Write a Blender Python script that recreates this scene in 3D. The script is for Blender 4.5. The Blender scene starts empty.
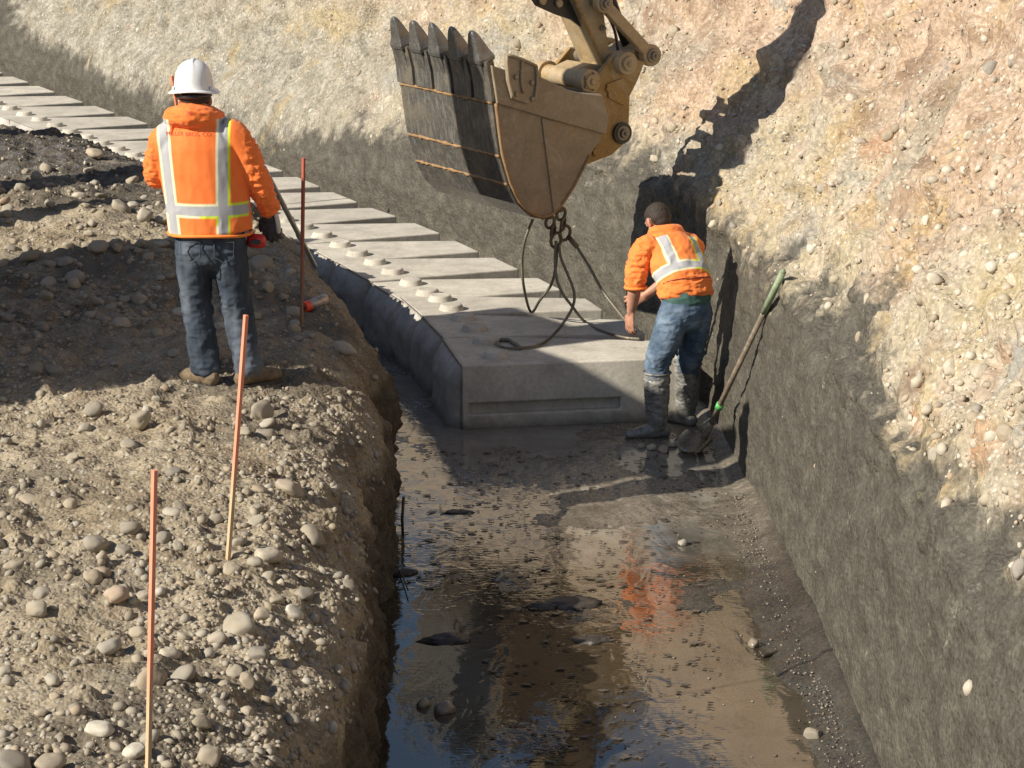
import bpy, bmesh, math, random
import numpy as np
from mathutils import Vector, Matrix
random.seed(7); rng = np.random.default_rng(11)
scene = bpy.context.scene
COL = scene.collection
R = math.radians

# ------------------------------------------------------------------ camera
HC = 4.55; FPX = 2600.0; PITCH = math.atan(633/2600.0)
SP, CP = math.sin(PITCH), math.cos(PITCH)
cam = bpy.data.cameras.new('camera'); camo = bpy.data.objects.new('camera', cam); COL.objects.link(camo)
camo.location = (0, 0, HC); camo.rotation_euler = (math.pi/2-PITCH, 0, 0)
cam.sensor_width = 36; cam.lens = 36*FPX/1024.0; cam.clip_start = .1; cam.clip_end = 2000
scene.camera = camo

def ray(px, py):
    a = (px-512)/FPX; b = -(py-384)/FPX
    return Vector((a, CP+b*SP, -SP+b*CP))
def atD(px, py, D):                       # world point at depth Y = D
    r = ray(px, py); t = D/r.y
    return Vector((r.x*t, D, HC+r.z*t))
def atZ(px, py, z):                       # world point at height z
    r = ray(px, py); t = (z-HC)/r.z
    return Vector((r.x*t, r.y*t, z))

# ------------------------------------------------------------------ light and sky
SUN_H = Vector((.885, .465)).normalized()   # horizontal direction the light travels
SUN_EL = R(33)
w = bpy.data.worlds.new('World'); scene.world = w; w.use_nodes = True
nt = w.node_tree; nt.nodes.clear()
sky = nt.nodes.new('ShaderNodeTexSky'); sky.sky_type = 'NISHITA'; sky.sun_disc = False
sky.sun_elevation = SUN_EL; sky.sun_rotation = math.atan2(-SUN_H.x, -SUN_H.y)
sky.air_density = 1.0; sky.dust_density = .6
bg = nt.nodes.new('ShaderNodeBackground'); bg.inputs[1].default_value = .074
wo = nt.nodes.new('ShaderNodeOutputWorld')
nt.links.new(sky.outputs[0], bg.inputs[0]); nt.links.new(bg.outputs[0], wo.inputs[0])
sl = bpy.data.lights.new('sun', 'SUN'); sl.energy = 5.0; sl.angle = R(.5); sl.color = (1, .93, .82)
so = bpy.data.objects.new('sun', sl); COL.objects.link(so)
d = Vector((SUN_H.x*math.cos(SUN_EL), SUN_H.y*math.cos(SUN_EL), -math.sin(SUN_EL)))
so.rotation_euler = d.to_track_quat('-Z', 'Y').to_euler(); so.location = (-20, -14, 20)
vs = scene.view_settings
vs.view_transform = 'Standard'; vs.look = 'None'; vs.gamma = 1; vs.exposure = .38; vs.use_curve_mapping = False
scene.cycles.max_bounces = 6; scene.cycles.diffuse_bounces = 3; scene.cycles.glossy_bounces = 4
scene.cycles.use_denoising = True

# ------------------------------------------------------------------ numpy noise
def _hash(ix, iy, iz, seed):
    h = (ix.astype(np.int64)*374761393 + iy.astype(np.int64)*668265263 + iz.astype(np.int64)*2147483647 + seed*974634777) & 0xFFFFFFFF
    h = ((h ^ (h >> 13))*1274126177) & 0xFFFFFFFF
    h = ((h ^ (h >> 16))*2246822519) & 0xFFFFFFFF
    return ((h ^ (h >> 15)) & 0xFFFFFF)/float(0xFFFFFF)
def vnoise(P, seed=0):
    F = np.floor(P); f = P-F; f = f*f*f*(f*(f*6-15)+10)
    I = F.astype(np.int64); out = 0
    for dx in (0, 1):
        for dy in (0, 1):
            for dz in (0, 1):
                wgt = (f[:, 0] if dx else 1-f[:, 0])*(f[:, 1] if dy else 1-f[:, 1])*(f[:, 2] if dz else 1-f[:, 2])
                out = out + wgt*_hash(I[:, 0]+dx, I[:, 1]+dy, I[:, 2]+dz, seed)
    return out*2-1
def fbm(P, scale=1., octs=4, seed=0, gain=.5, lac=2.03):
    P = np.asarray(P, float)*scale; a = 1.; s = 0; t = 0
    for o in range(octs):
        s = s + a*vnoise(P+17.3*o, seed+o); t += a; a *= gain; P = P*lac
    return s/t
def worley(P, scale, seed=0, keep=.6, rmin=.25, rmax=.5):
    """height field of half-buried pebbles (in cell units)"""
    P = P*scale; F = np.floor(P); I = F.astype(np.int64); out = np.zeros(len(P))
    for dx in (-1, 0, 1):
        for dy in (-1, 0, 1):
            for dz in (-1, 0, 1):
                a, b, c = I[:, 0]+dx, I[:, 1]+dy, I[:, 2]+dz
                o = np.c_[a+_hash(a, b, c, seed), b+_hash(a, b, c, seed+1), c+_hash(a, b, c, seed+2)]
                rr = _hash(a, b, c, seed+3); r = rmin+(rmax-rmin)*rr*rr
                r = np.where(_hash(a, b, c, seed+4) < keep, r, 0)
                d2 = ((P-o)**2).sum(1)
                out = np.maximum(out, np.sqrt(np.maximum(r*r-d2, 0)))
    return out
def sstep(a, b, x):
    t = np.clip((x-a)/(b-a), 0, 1); return t*t*(3-2*t)

# ------------------------------------------------------------------ materials
def mat(name):
    m = bpy.data.materials.new(name); m.use_nodes = True
    n = m.node_tree.nodes; n.clear()
    o = n.new('ShaderNodeOutputMaterial'); p = n.new('ShaderNodeBsdfPrincipled')
    m.node_tree.links.new(p.outputs[0], o.inputs[0])
    return m, NB(m.node_tree, p)
class NB:
    def __init__(s, t, p): s.t = t; s.p = p
    def n(s, typ, **k):
        x = s.t.nodes.new('ShaderNode'+typ)
        for a, b in k.items(): setattr(x, a, b)
        return x
    def l(s, a, b): s.t.links.new(a, b)
    def put(s, sock, v):
        if hasattr(v, 'is_linked') or hasattr(v, 'links'): s.l(v, sock)
        elif isinstance(v, (tuple, list)) and len(v) == 3 and sock.type == 'RGBA': sock.default_value = (*v, 1)
        else: sock.default_value = v
    def coord(s, kind='Object', scale=None):
        c = s.n('TexCoord').outputs[kind]
        if scale is not None:
            m = s.n('Mapping'); s.l(c, m.inputs[0]); m.inputs[3].default_value = scale if isinstance(scale, tuple) else (scale,)*3
            c = m.outputs[0]
        return c
    def pos(s, scale=None):
        c = s.n('NewGeometry').outputs['Position']
        if scale is not None:
            m = s.n('Mapping'); s.l(c, m.inputs[0]); m.inputs[3].default_value = scale if isinstance(scale, tuple) else (scale,)*3
            c = m.outputs[0]
        return c
    def noise(s, v, scale, detail=4, rough=.55, dist=0):
        x = s.n('TexNoise'); s.l(v, x.inputs['Vector'])
        x.inputs['Scale'].default_value = scale; x.inputs['Detail'].default_value = detail
        x.inputs['Roughness'].default_value = rough; x.inputs['Distortion'].default_value = dist
        return x.outputs[0]
    def vor(s, v, scale, feature='F1', out='Distance', rand=1.):
        x = s.n('TexVoronoi', feature=feature); s.l(v, x.inputs['Vector'])
        x.inputs['Scale'].default_value = scale; x.inputs['Randomness'].default_value = rand
        return x.outputs[out]
    def ramp(s, f, pts, interp='LINEAR'):
        x = s.n('ValToRGB'); s.l(f, x.inputs[0]); e = x.color_ramp.elements; x.color_ramp.interpolation = interp
        while len(e) > 1: e.remove(e[-1])
        for i, (p, c) in enumerate(pts):
            c = (c, c, c) if not isinstance(c, (tuple, list)) else c
            q = e[0] if i == 0 else e.new(p)
            q.position = p; q.color = (*c, 1)
        return x.outputs[0]
    def mix(s, f, a, b, mode='MIX'):
        x = s.n('Mix', data_type='RGBA', blend_type=mode)
        s.put(x.inputs[0], f); s.put(x.inputs[6], a); s.put(x.inputs[7], b); return x.outputs[2]
    def math(s, op, a, b=None, clamp=False):
        x = s.n('Math', operation=op, use_clamp=clamp); s.put(x.inputs[0], a)
        if b is not None: s.put(x.inputs[1], b)
        return x.outputs[0]
    def attr(s, name, out='Fac'): return s.n('Attribute', attribute_name=name).outputs[out]
    def bump(s, h, strength=.5, dist=.02, normal=None):
        x = s.n('Bump'); s.l(h, x.inputs['Height']); s.put(x.inputs['Strength'], strength); x.inputs['Distance'].default_value = dist
        if normal is not None: s.l(normal, x.inputs['Normal'])
        return x.outputs[0]
    def set(s, **k):
        for a, b in k.items():
            s.put(s.p.inputs[{'color': 'Base Color', 'rough': 'Roughness', 'metal': 'Metallic', 'normal': 'Normal', 'spec': 'Specular IOR Level', 'ior': 'IOR', 'coat': 'Coat Weight', 'coatr': 'Coat Roughness', 'coatior': 'Coat IOR', 'sheen': 'Sheen Weight', 'sss': 'Subsurface Weight', 'emis': 'Emission Strength'}[a]], b)

def simple(name, c, rough=.6, var=.15, scale=20, bump=.0, metal=0, c2=None, spec=.5):
    m, b = mat(name); v = b.coord('Object')
    n = b.noise(v, scale, 5)
    c2 = c2 or tuple(x*(1-var) for x in c); c1 = tuple(min(1, x*(1+var)) for x in c)
    b.set(color=b.ramp(n, [(.3, c2), (.7, c1)]), rough=rough, metal=metal, spec=spec)
    if bump: b.set(normal=b.bump(n, bump, .01))
    return m

# ------------------------------------------------------------------ object helpers
def new_mesh(name, V, F, m=None, smooth=False, parent=None):
    me = bpy.data.meshes.new(name); me.from_pydata([tuple(v) for v in V], [], F); me.update()
    if m is not None: me.materials.append(m)
    if smooth: me.polygons.foreach_set('use_smooth', [True]*len(me.polygons))
    o = bpy.data.objects.new(name, me); COL.objects.link(o)
    if parent is not None: o.parent = parent
    return o
def obj(name, bm, m=None, parent=None, smooth=False, bevel=0, seg=2):
    me = bpy.data.meshes.new(name)
    bmesh.ops.recalc_face_normals(bm, faces=bm.faces)
    bm.to_mesh(me); bm.free()
    if m is not None: me.materials.append(m)
    if smooth: me.polygons.foreach_set('use_smooth', [True]*len(me.polygons))
    o = bpy.data.objects.new(name, me); COL.objects.link(o)
    if parent is not None: o.parent = parent
    if bevel:
        b = o.modifiers.new('bevel', 'BEVEL'); b.width = bevel; b.segments = seg; b.limit_method = 'ANGLE'; b.angle_limit = R(35)
    return o
def empty(name, loc, label=None, cat=None, group=None, rz=0):
    o = bpy.data.objects.new(name, None); COL.objects.link(o); o.location = loc; o.rotation_euler = (0, 0, rz); o.empty_display_size = .2
    tag(o, label, cat, group); return o
def tag(o, label=None, cat=None, group=None, kind=None):
    if label: o['label'] = label
    if cat: o['category'] = cat
    if group: o['group'] = group
    if kind: o['kind'] = kind
    return o
def box(bm, c, s, rot=None):
    r = bmesh.ops.create_cube(bm, size=1)['verts']
    M = Matrix.Translation(Vector(c)) @ (rot.to_4x4() if rot is not None else Matrix.Identity(4)) @ Matrix.Diagonal((*s, 1))
    bmesh.ops.transform(bm, matrix=M, verts=r); return r
def tube(bm, pts, rad, n=10, caps=True):
    pts = [Vector(p) for p in pts]; rads = rad if isinstance(rad, (list, tuple)) else [rad]*len(pts)
    rings = []; up = None
    for i, p in enumerate(pts):
        t = (pts[min(i+1, len(pts)-1)]-pts[max(i-1, 0)]).normalized()
        if up is None:
            up = Vector((0, 0, 1)) if abs(t.z) < .9 else Vector((1, 0, 0))
        a = t.cross(up)
        if a.length < 1e-4: a = t.orthogonal()
        a.normalize(); b = a.cross(t).normalized(); up = b
        rings.append([bm.verts.new(p+(a*math.cos(2*math.pi*k/n)+b*math.sin(2*math.pi*k/n))*rads[i]) for k in range(n)])
    for i in range(len(rings)-1):
        for k in range(n): bm.faces.new((rings[i][k], rings[i][(k+1) % n], rings[i+1][(k+1) % n], rings[i+1][k]))
    if caps:
        bm.faces.new(rings[0][::-1]); bm.faces.new(rings[-1])
def smooth_path(pts, n=6):
    pts = [Vector(p) for p in pts]; out = []
    for i in range(len(pts)-1):
        p0 = pts[max(i-1, 0)]; p1 = pts[i]; p2 = pts[i+1]; p3 = pts[min(i+2, len(pts)-1)]
        for k in range(n):
            t = k/n
            out.append(.5*((2*p1)+(p2-p0)*t+(2*p0-5*p1+4*p2-p3)*t*t+(-p0+3*p1-3*p2+p3)*t**3))
    out.append(pts[-1]); return out
def prism(bm, poly, M, w0, w1):
    """poly: (u,v) list; M(u,v,w)->Vector"""
    a = [bm.verts.new(M(u, v, w0)) for u, v in poly]; b = [bm.verts.new(M(u, v, w1)) for u, v in poly]
    n = len(poly)
    bm.faces.new(a); bm.faces.new(b[::-1])
    for i in range(n): bm.faces.new((a[i], b[i], b[(i+1) % n], a[(i+1) % n]))
# ------------------------------------------------------------------ trench layout (plan curves)
def interp_path(pts, ss):
    pts = np.array(pts, float); d = np.r_[0, np.cumsum(np.linalg.norm(np.diff(pts, axis=0), axis=1))]
    # resample finely with catmull smoothing
    P = [Vector((p[0], p[1], 0)) for p in pts]; q = np.array([(v.x, v.y) for v in smooth_path(P, 10)])
    dq = np.r_[0, np.cumsum(np.linalg.norm(np.diff(q, axis=0), axis=1))]
    L = dq[-1]; t = ss*L
    return np.c_[np.interp(t, dq, q[:, 0]), np.interp(t, dq, q[:, 1])], L
# right-hand ends of the block tops
RPX = [(680, 357), (645, 333), (603, 309), (561, 288.5), (519, 269.5), (479, 251), (440, 233), (397, 215.6), (358, 202), (320.5, 186.5), (283, 171),
       (249, 158.5), (215, 146.5), (181, 135), (148, 123.6), (115, 112.5), (84, 101.5), (55, 91.5), (28.7, 82), (3, 73)]
BH = .457
RW = [atZ(x, y, BH) for x, y in RPX]
BANKP = [(2.05, 2.5), (1.8, 7), (1.66, 11.2), (1.58, 14), (1.48, 16.2), (1.42, 17.1), (1.36, 17.8), (1.22, 18.6)] + \
        [(p.x+.30, p.y+.14) for p in RW[3::2]] + [(-9.0, 37.6), (-12.5, 43)]
BERMP = [(-.72, 2.5), (-.68, 7), (-.66, 10.4), (-.70, 13), (-.76, 15.2), (-.82, 16.2), (-.96, 17.1), (-1.17, 18.0), (-1.52, 19.4), (-2.25, 21.3), (-3.1, 22.7), (-4.0, 24), (-5.1, 25.6), (-7.2, 28.4), (-11, 33), (-15, 38)]

def grid_faces(ni, nj):
    i = np.arange(ni-1)[:, None]; j = np.arange(nj-1)[None, :]
    a = (i*nj+j).ravel(); return np.c_[a, a+nj, a+nj+1, a+1]
def sheet(name, V, ni, nj, m, flip=False, attrs=None):
    F = grid_faces(ni, nj)
    if flip: F = F[:, ::-1]
    me = bpy.data.meshes.new(name)
    me.vertices.add(len(V)); me.vertices.foreach_set('co', V.astype(np.float32).ravel())
    me.loops.add(F.size); me.loops.foreach_set('vertex_index', F.astype(np.int32).ravel())
    me.polygons.add(len(F)); me.polygons.foreach_set('loop_start', np.arange(0, F.size, 4, dtype=np.int32)); me.polygons.foreach_set('loop_total', np.full(len(F), 4, np.int32))
    me.update(calc_edges=True); me.validate()
    me.polygons.foreach_set('use_smooth', [True]*len(me.polygons))
    for k, a in (attrs or {}).items():
        at = me.attributes.new(k, 'FLOAT', 'POINT'); at.data.foreach_set('value', a.astype(np.float32))
    me.materials.append(m)
    o = bpy.data.objects.new(name, me); COL.objects.link(o); o['kind'] = 'structure'
    return o
def grid_normals(V, ni, nj):
    G = V.reshape(ni, nj, 3); a = np.gradient(G, axis=0); b = np.gradient(G, axis=1)
    n = np.cross(a, b); n /= np.linalg.norm(n, axis=2, keepdims=True)+1e-12
    return n.reshape(-1, 3)
def nonuni(segs):                        # [(value, count), ...] piecewise-linear samples
    out = []
    for (a, n), (b, _) in zip(segs, segs[1:]): out += list(np.linspace(a, b, n, endpoint=False))
    return np.array(out+[segs[-1][0]])

# ---- earth materials
def earth_bank():
    m, b = mat('cut_gravel_bank'); P = b.pos()
    wz = b.math('ADD', b.attr('wet'), b.math('MULTIPLY', b.math('SUBTRACT', b.noise(P, 6, 5, .7), .5), .9)); wet = b.ramp(wz, [(.38, 0), (.50, .55), (.62, 1)]); pink = b.attr('pink'); slur = b.attr('slurry')
    n1 = b.noise(P, 1.1, 5, .6); n2 = b.noise(P, 5, 6, .65); n3 = b.noise(P, 30, 4, .6)
    tan = b.ramp(n1, [(.30, (.30, .22, .14)), (.42, (.43, .375, .28)), (.52, (.41, .345, .225)), (.60, (.47, .40, .30)), (.70, (.42, .30, .20))])
    pk = b.ramp(n2, [(.3, (.30, .20, .13)), (.5, (.47, .345, .24)), (.7, (.53, .41, .31))])
    col = b.mix(pink, tan, pk)
    gy = b.ramp(n2, [(.35, (.21, .19, .145)), (.5, (.30, .275, .215)), (.65, (.42, .39, .32))])
    col = b.mix(slur, col, gy)
    # ochre and brown seams
    gp = b.ramp(b.noise(b.pos((1, 1, 1.4)), 1.4, 6, .7, .5), [(.57, 0), (.64, 1)])
    col = b.mix(b.math('MULTIPLY', gp, .7), col, b.ramp(n3, [(.3, (.24, .225, .19)), (.7, (.38, .36, .31))]))
    oc = b.ramp(b.noise(P, .9, 6, .7, .6), [(.54, 0), (.64, 1)])
    col = b.mix(b.math('MULTIPLY', oc, .55), col, (.44, .31, .13))
    br = b.ramp(b.noise(b.pos((1, 1, 1.6)), 2.3, 7, .75, .4), [(.58, 0), (.68, 1)])
    col = b.mix(b.math('MULTIPLY', br, .75), col, (.24, .155, .09))
    for nm_, c_, a_ in (('ochre', (.42, .32, .15), .6), ('clay', (.30, .29, .255), .8), ('rust', (.43, .22, .115), .7), ('brown', (.20, .13, .085), .85)):
        col = b.mix(b.math('MULTIPLY', b.math('MULTIPLY', b.attr(nm_), b.ramp(n2, [(.34, .35), (.6, 1)])), a_), col, c_)
    # pebbles: pale cell centres
    smo = b.ramp(b.noise(P, 1.7, 5, .65, .3), [(.42, 1), (.60, .25)])
    for sc, thr, amt in ((34, .28, .6), (15, .20, .55), (70, .30, .4)):
        vx = b.n('TexVoronoi', feature='F1'); b.l(P, vx.inputs['Vector']); vx.inputs['Scale'].default_value = sc
        rnd = b.n('SeparateColor'); b.l(vx.outputs['Color'], rnd.inputs[0])
        core = b.ramp(vx.outputs['Distance'], [(thr, 1), (thr+.10, 0)])
        sel = b.ramp(rnd.outputs[0], [(.60, 0), (.62, 1)])
        pc = b.ramp(rnd.outputs[1], [(0, (.36, .30, .24)), (.4, (.62, .56, .46)), (.75, (.75, .70, .60)), (1, (.55, .38, .27))])
        f = b.math('MULTIPLY', b.math('MULTIPLY', b.math('MULTIPLY', core, sel), amt), smo)
        col = b.mix(f, col, pc)
    fine = b.ramp(n3, [(.32, .66), (.66, 1.2)])
    col = b.mix(1., col, fine, 'MULTIPLY')
    crk = b.ramp(b.noise(P, 4.5, 7, .78, .8), [(.30, .52), (.42, .95), (.6, 1.0)])
    col = b.mix(1., col, crk, 'MULTIPLY')
    brz = b.math('MULTIPLY', pink, b.ramp(b.noise(P, 2.9, 6, .75, .5), [(.54, 0), (.62, .8)])); col = b.mix(brz, col, (.25, .165, .105))
    # wet, smeared lower wall
    PW = b.pos((1, .42, 1)); wn = b.noise(PW, 9, 6, .72)
    wc = b.ramp(wn, [(.3, (.062, .056, .044)), (.5, (.094, .085, .066)), (.66, (.135, .122, .095))])
    lp = b.ramp(b.noise(P, 3.2, 6, .75, .4), [(.60, 0), (.68, 1)])
    spk = b.ramp(b.noise(PW, 38, 3, .7), [(.48, 0), (.62, 1)])
    wc = b.mix(b.math('MULTIPLY', b.math('MULTIPLY', spk, lp), .6), wc, (.40, .37, .31))
    pt = b.ramp(b.vor(PW, 30), [(.10, 1), (.22, 0)]); wc = b.mix(b.math('MULTIPLY', pt, .6), wc, (.035, .03, .022))
    wc = b.mix(1., wc, b.ramp(b.noise(PW, 62, 3, .7), [(.38, .80), (.62, 1.16)]), 'MULTIPLY')
    col = b.mix(wet, col, wc)
    h = b.math('ADD', b.math('MULTIPLY', b.vor(P, 34), -.6), b.math('MULTIPLY', b.noise(P, 18, 3, .6), .8))
    h2 = b.math('ADD', h, b.math('MULTIPLY', b.noise(b.pos((1, .5, 1)), 50, 3, .7), .7))
    b.set(color=col, rough=b.math('SUBTRACT', .92, b.math('MULTIPLY', wet, .35)), normal=b.bump(h2, .6, .025), spec=.25)
    return m
def earth_berm():
    m, b = mat('sandy_gravel'); P = b.pos()
    damp_shade = b.attr('damp_shade'); cut = b.attr('cut')
    n1 = b.noise(P, 1.6, 6, .65, .5); n2 = b.noise(P, 9, 6, .7); n3 = b.noise(P, 60, 4, .65)
    col = b.ramp(n1, [(.32, (.17, .125, .08)), (.44, (.29, .235, .155)), (.58, (.38, .32, .225)), (.74, (.27, .20, .125))])
    col = b.mix(b.ramp(n2, [(.48, 0), (.68, .7)]), col, (.17, .13, .088))
    for sc, thr, amt, cut_ in ((26, .30, .7, .66), (52, .32, .6, .6)):
        vx = b.n('TexVoronoi', feature='F1'); b.l(P, vx.inputs['Vector']); vx.inputs['Scale'].default_value = sc
        rnd = b.n('SeparateColor'); b.l(vx.outputs['Color'], rnd.inputs[0])
        core = b.ramp(vx.outputs['Distance'], [(thr, 1), (thr+.08, 0)])
        sel = b.ramp(rnd.outputs[0], [(cut_, 0), (cut_+.02, 1)])
        pc = b.ramp(rnd.outputs[1], [(0, (.20, .17, .14)), (.4, (.42, .38, .30)), (.8, (.52, .48, .40)), (1, (.36, .26, .18))])
        col = b.mix(b.math('MULTIPLY', b.math('MULTIPLY', core, sel), amt), col, pc)
    col = b.mix(1., col, b.ramp(n3, [(.3, .75), (.7, 1.2)]), 'MULTIPLY')
    dc = b.ramp(n2, [(.3, (.05, .042, .032)), (.7, (.11, .092, .068))])
    col = b.mix(damp_shade, col, dc)
    fr = b.math('MULTIPLY', b.attr('frost'), b.ramp(b.noise(P, 14, 5, .75), [(.47, 0), (.6, 1)]))
    col = b.mix(fr, col, (.50, .53, .58))
    h = b.math('ADD', b.math('MULTIPLY', b.noise(P, 20, 3, .6), 1.1), b.math('MULTIPLY', b.vor(P, 45), -.7))
    b.set(color=col, rough=b.math('SUBTRACT', .97, b.math('MULTIPLY', damp_shade, .2)), normal=b.bump(h, .55, .022), spec=.25)
    return m
M_BANK = earth_bank(); M_BERM = earth_berm()

# ---- right / far bank
ss = nonuni([(0, 12), (.09, 560), (.5, 460), (.80, 90), (1, 1)])
pb, LB = interp_path(BANKP, ss)
prof = np.array([(-.10, -.25), (0, -.02), (.03, .25), (.07, .6), (.12, .95), (.18, 1.25), (.34, 1.45), (.62, 1.75), (1.0, 2.25), (1.5, 3.0), (2.0, 3.75), (2.5, 4.25), (3.5, 4.35), (8, 4.3), (60, 4.3)])
dp = np.r_[0, np.cumsum(np.hypot(*np.diff(prof, axis=0).T))]
tt = nonuni([(0, 6), (.3, 45), (1.25, 14), (1.55, 70), (4.3, 14), (6, 8), (dp[-1], 1)])
pu = np.interp(tt, dp, prof[:, 0]); pz = np.interp(tt, dp, prof[:, 1])
ni, nj = len(ss), len(tt)
OD = np.array([.90, .436])
farw = sstep(.42, .60, ss)               # 0 near wall, 1 far bank behind the blocks
A = np.repeat(pb, nj, axis=0); U = np.tile(pu, ni); Z = np.tile(pz, ni); FW = np.repeat(farw, nj)
q = np.c_[A[:, 0]*.5, A[:, 1]*.5, np.zeros(len(A))]
lum = fbm(q, .9, 3, 5)
# far bank: lower dark face, a sloping apron above it
Ufar = np.interp(Z, [-.25, 0, .55, .95, 1.5, 2.3, 4.24, 4.4], [-.1, 0, .06, .22, .75, 1.25, 2.3, 3.3])
Uu = np.where(Z < 4.24, U*(1-FW)+Ufar*FW, U)
kk = 1.175*(1-FW)*sstep(2.25, 2.3, Z); Uu = Uu+np.clip(Uu-1.0, 0, 1.6)*kk; Z = Z+np.clip(Z-2.25, 0, 2.0)*kk
# near wall height of the steep part varies
lift = (.16*lum)*(1-FW)*sstep(1., 1.3, Z)*(1-sstep(2.5, 3.7, Z))
V = np.c_[A[:, 0]+OD[0]*Uu, A[:, 1]+OD[1]*Uu, Z+lift]
N = grid_normals(V, ni, nj); N *= np.where((N@np.array([-.8, -.4, .4]))[:, None] < 0, -1, 1)
zz = V[:, 2]
steep = 1-sstep(1.0, 1.5, zz)
ledge = fbm(np.c_[V[:, 0], V[:, 1], V[:, 2]*2.2], 1.3, 4, 9)
rel = .17*ledge*(.14+.86*sstep(.8, 1.6, zz)) + .05*fbm(V, 5, 4, 21)*(.22+1.0*sstep(.9, 1.5, zz)) + .012*fbm(V*np.array([1, .5, 1]), 26, 3, 31) \
    + .010*fbm(np.c_[V[:, 0], V[:, 1]*.5, V[:, 2]*.8], 8, 3, 41)*steep
rel += .10*np.maximum(0, fbm(V, 2.6, 3, 77))*sstep(1.2, 1.8, zz)
rdg = 1-np.abs(fbm(np.c_[V[:, 0], V[:, 1], V[:, 2]*1.3], 1.9, 4, 83)*2.2); rel -= .07*np.clip(rdg-.55, 0, 1)*2.2*sstep(.9, 1.7, zz)
rel += .05*fbm(V, 9, 3, 87)*sstep(.9, 1.6, zz)
saw = (V[:, 2]*1.9+V[:, 1]*.25+1.3*fbm(V, .8, 3, 88)) % 1.; rel += .055*(saw**2)*sstep(1.1, 1.9, zz)*(.4+.9*np.clip(fbm(V, .7, 2, 90)+.4, 0, 1))
rel += worley(V, 4.2, 53, .4, .25, .6)/4.2*.55*sstep(1.0, 1.7, zz)
rel += (worley(V, 9, 3, .45)/9*.8+worley(V, 19, 13, .5)/19*.9)*(.12+.88*sstep(.9, 1.5, zz))
edge = sstep(0, .25, zz)*.8+.2
top = 1-sstep(4.1, 4.3, zz)
V = V+N*(rel*edge*(.25+.75*top))[:, None]
nz = fbm(V, 2.0, 5, 55); nz2 = fbm(V, .5, 3, 66)
wl = 1.38*(1-FW)+.62*FW + .30*nz+.22*nz2 + .22*np.repeat(1-sstep(.1, .32, ss), nj)
far_more = np.repeat(sstep(.66, .85, ss), nj); wl = wl+.75*far_more
wet = np.clip(.5+(wl-V[:, 2])*1.2, 0, 1)
pink = np.clip(sstep(1.7, 2.6, V[:, 2]+.8*nz2+.4*nz), 0, 1)*(1-.6*FW)
slur = np.clip(FW*(1-sstep(1.3, 2.6, V[:, 2]+.5*nz)*(1-.6*far_more))+.6*sstep(.25, .5, fbm(V, .9, 3, 99)), 0, 1)
def patch(items):
    out = np.zeros(len(V))
    for x_, y_, z_, rx_, rz_ in items:
        d2 = ((V[:, 0]-x_)**2+(V[:, 1]-y_)**2)/rx_**2+((V[:, 2]-z_)/rz_)**2; out = np.maximum(out, np.exp(-d2))
    return np.clip(out*2.4+1.1*nz*(out > .05)-.35, 0, 1)
def onb(px, py):                            # rough point of the cut face seen at that pixel
    G_ = V.reshape(ni, nj, 3)[::4, ::3].reshape(-1, 3); zc = G_[:, 1]*CP+(HC-G_[:, 2])*SP
    u_ = 512+FPX*G_[:, 0]/zc; v_ = 384-FPX*((G_[:, 2]-HC)*CP+G_[:, 1]*SP)/zc
    k_ = np.argmin((u_-px)**2+(v_-py)**2+(G_[:, 2] > 4.5)*1e6); return tuple(G_[k_])
brown = patch([(*onb(905, 60), .30, .16), (*onb(940, 108), .30, .14), (*onb(872, 110), .20, .12), (*onb(720, 8), .2, .1), (*onb(905, 385), .18, .08), (*onb(930, 150), .3, .10)])
rust = patch([(*onb(915, 420), .22, .10), (*onb(880, 140), .22, .1), (*onb(690, 215), .3, .10), (*onb(985, 440), .2, .12)])
clay = patch([(*onb(815, 235), .20, .13), (*onb(680, 155), .35, .13), (*onb(1000, 360), .2, .15), (*onb(500, 45), .5, .12), (*onb(390, 80), .5, .12)])
ochre = patch([(*onb(745, 70), .4, .15), (*onb(870, 220), .3, .15), (*onb(1000, 300), .25, .2), (*onb(330, 25), .9, .12), (*onb(560, 90), .5, .1)])
bank = sheet('trench_bank', V, ni, nj, M_BANK, attrs={'wet': wet, 'pink': pink, 'slurry': slur, 'brown': brown, 'rust': rust, 'clay': clay, 'ochre': ochre})
BANKV = V.reshape(ni, nj, 3); BANKN = N.reshape(ni, nj, 3); BANKW = wet.reshape(ni, nj)

# ---- left berm (the gravel bench the first worker stands on)
ss2 = nonuni([(0, 10), (.10, 900), (.62, 200), (.8, 50), (1, 1)])
pl, LL = interp_path(BERMP, ss2)
prof2 = np.array([(-.10, -.3), (-.02, -.05), (0, .25), (.0, .5), (.04, .68), (.12, .83), (.25, .94), (.45, 1.01), (.8, 1.04), (1.5, 1.05), (3, 1.05), (6, 1.05), (13, 1.05), (16, 2.6), (19, 4.0), (70, 4.1)])
dp2 = np.r_[0, np.cumsum(np.hypot(*np.diff(prof2, axis=0).T))]
tt2 = nonuni([(0, 5), (.3, 60), (1.7, 115), (4.6, 40), (8, 24), (dp2[-1], 1)])
qu = np.interp(tt2, dp2, prof2[:, 0]); qz = np.interp(tt2, dp2, prof2[:, 1])
ni2, nj2 = len(ss2), len(tt2)
A = np.repeat(pl, nj2, axis=0); U = np.tile(qu, ni2); Z = np.tile(qz, ni2)
OD2 = np.array([-.985, -.17])
V = np.c_[A[:, 0]+OD2[0]*U, A[:, 1]+OD2[1]*U, Z]
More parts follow.
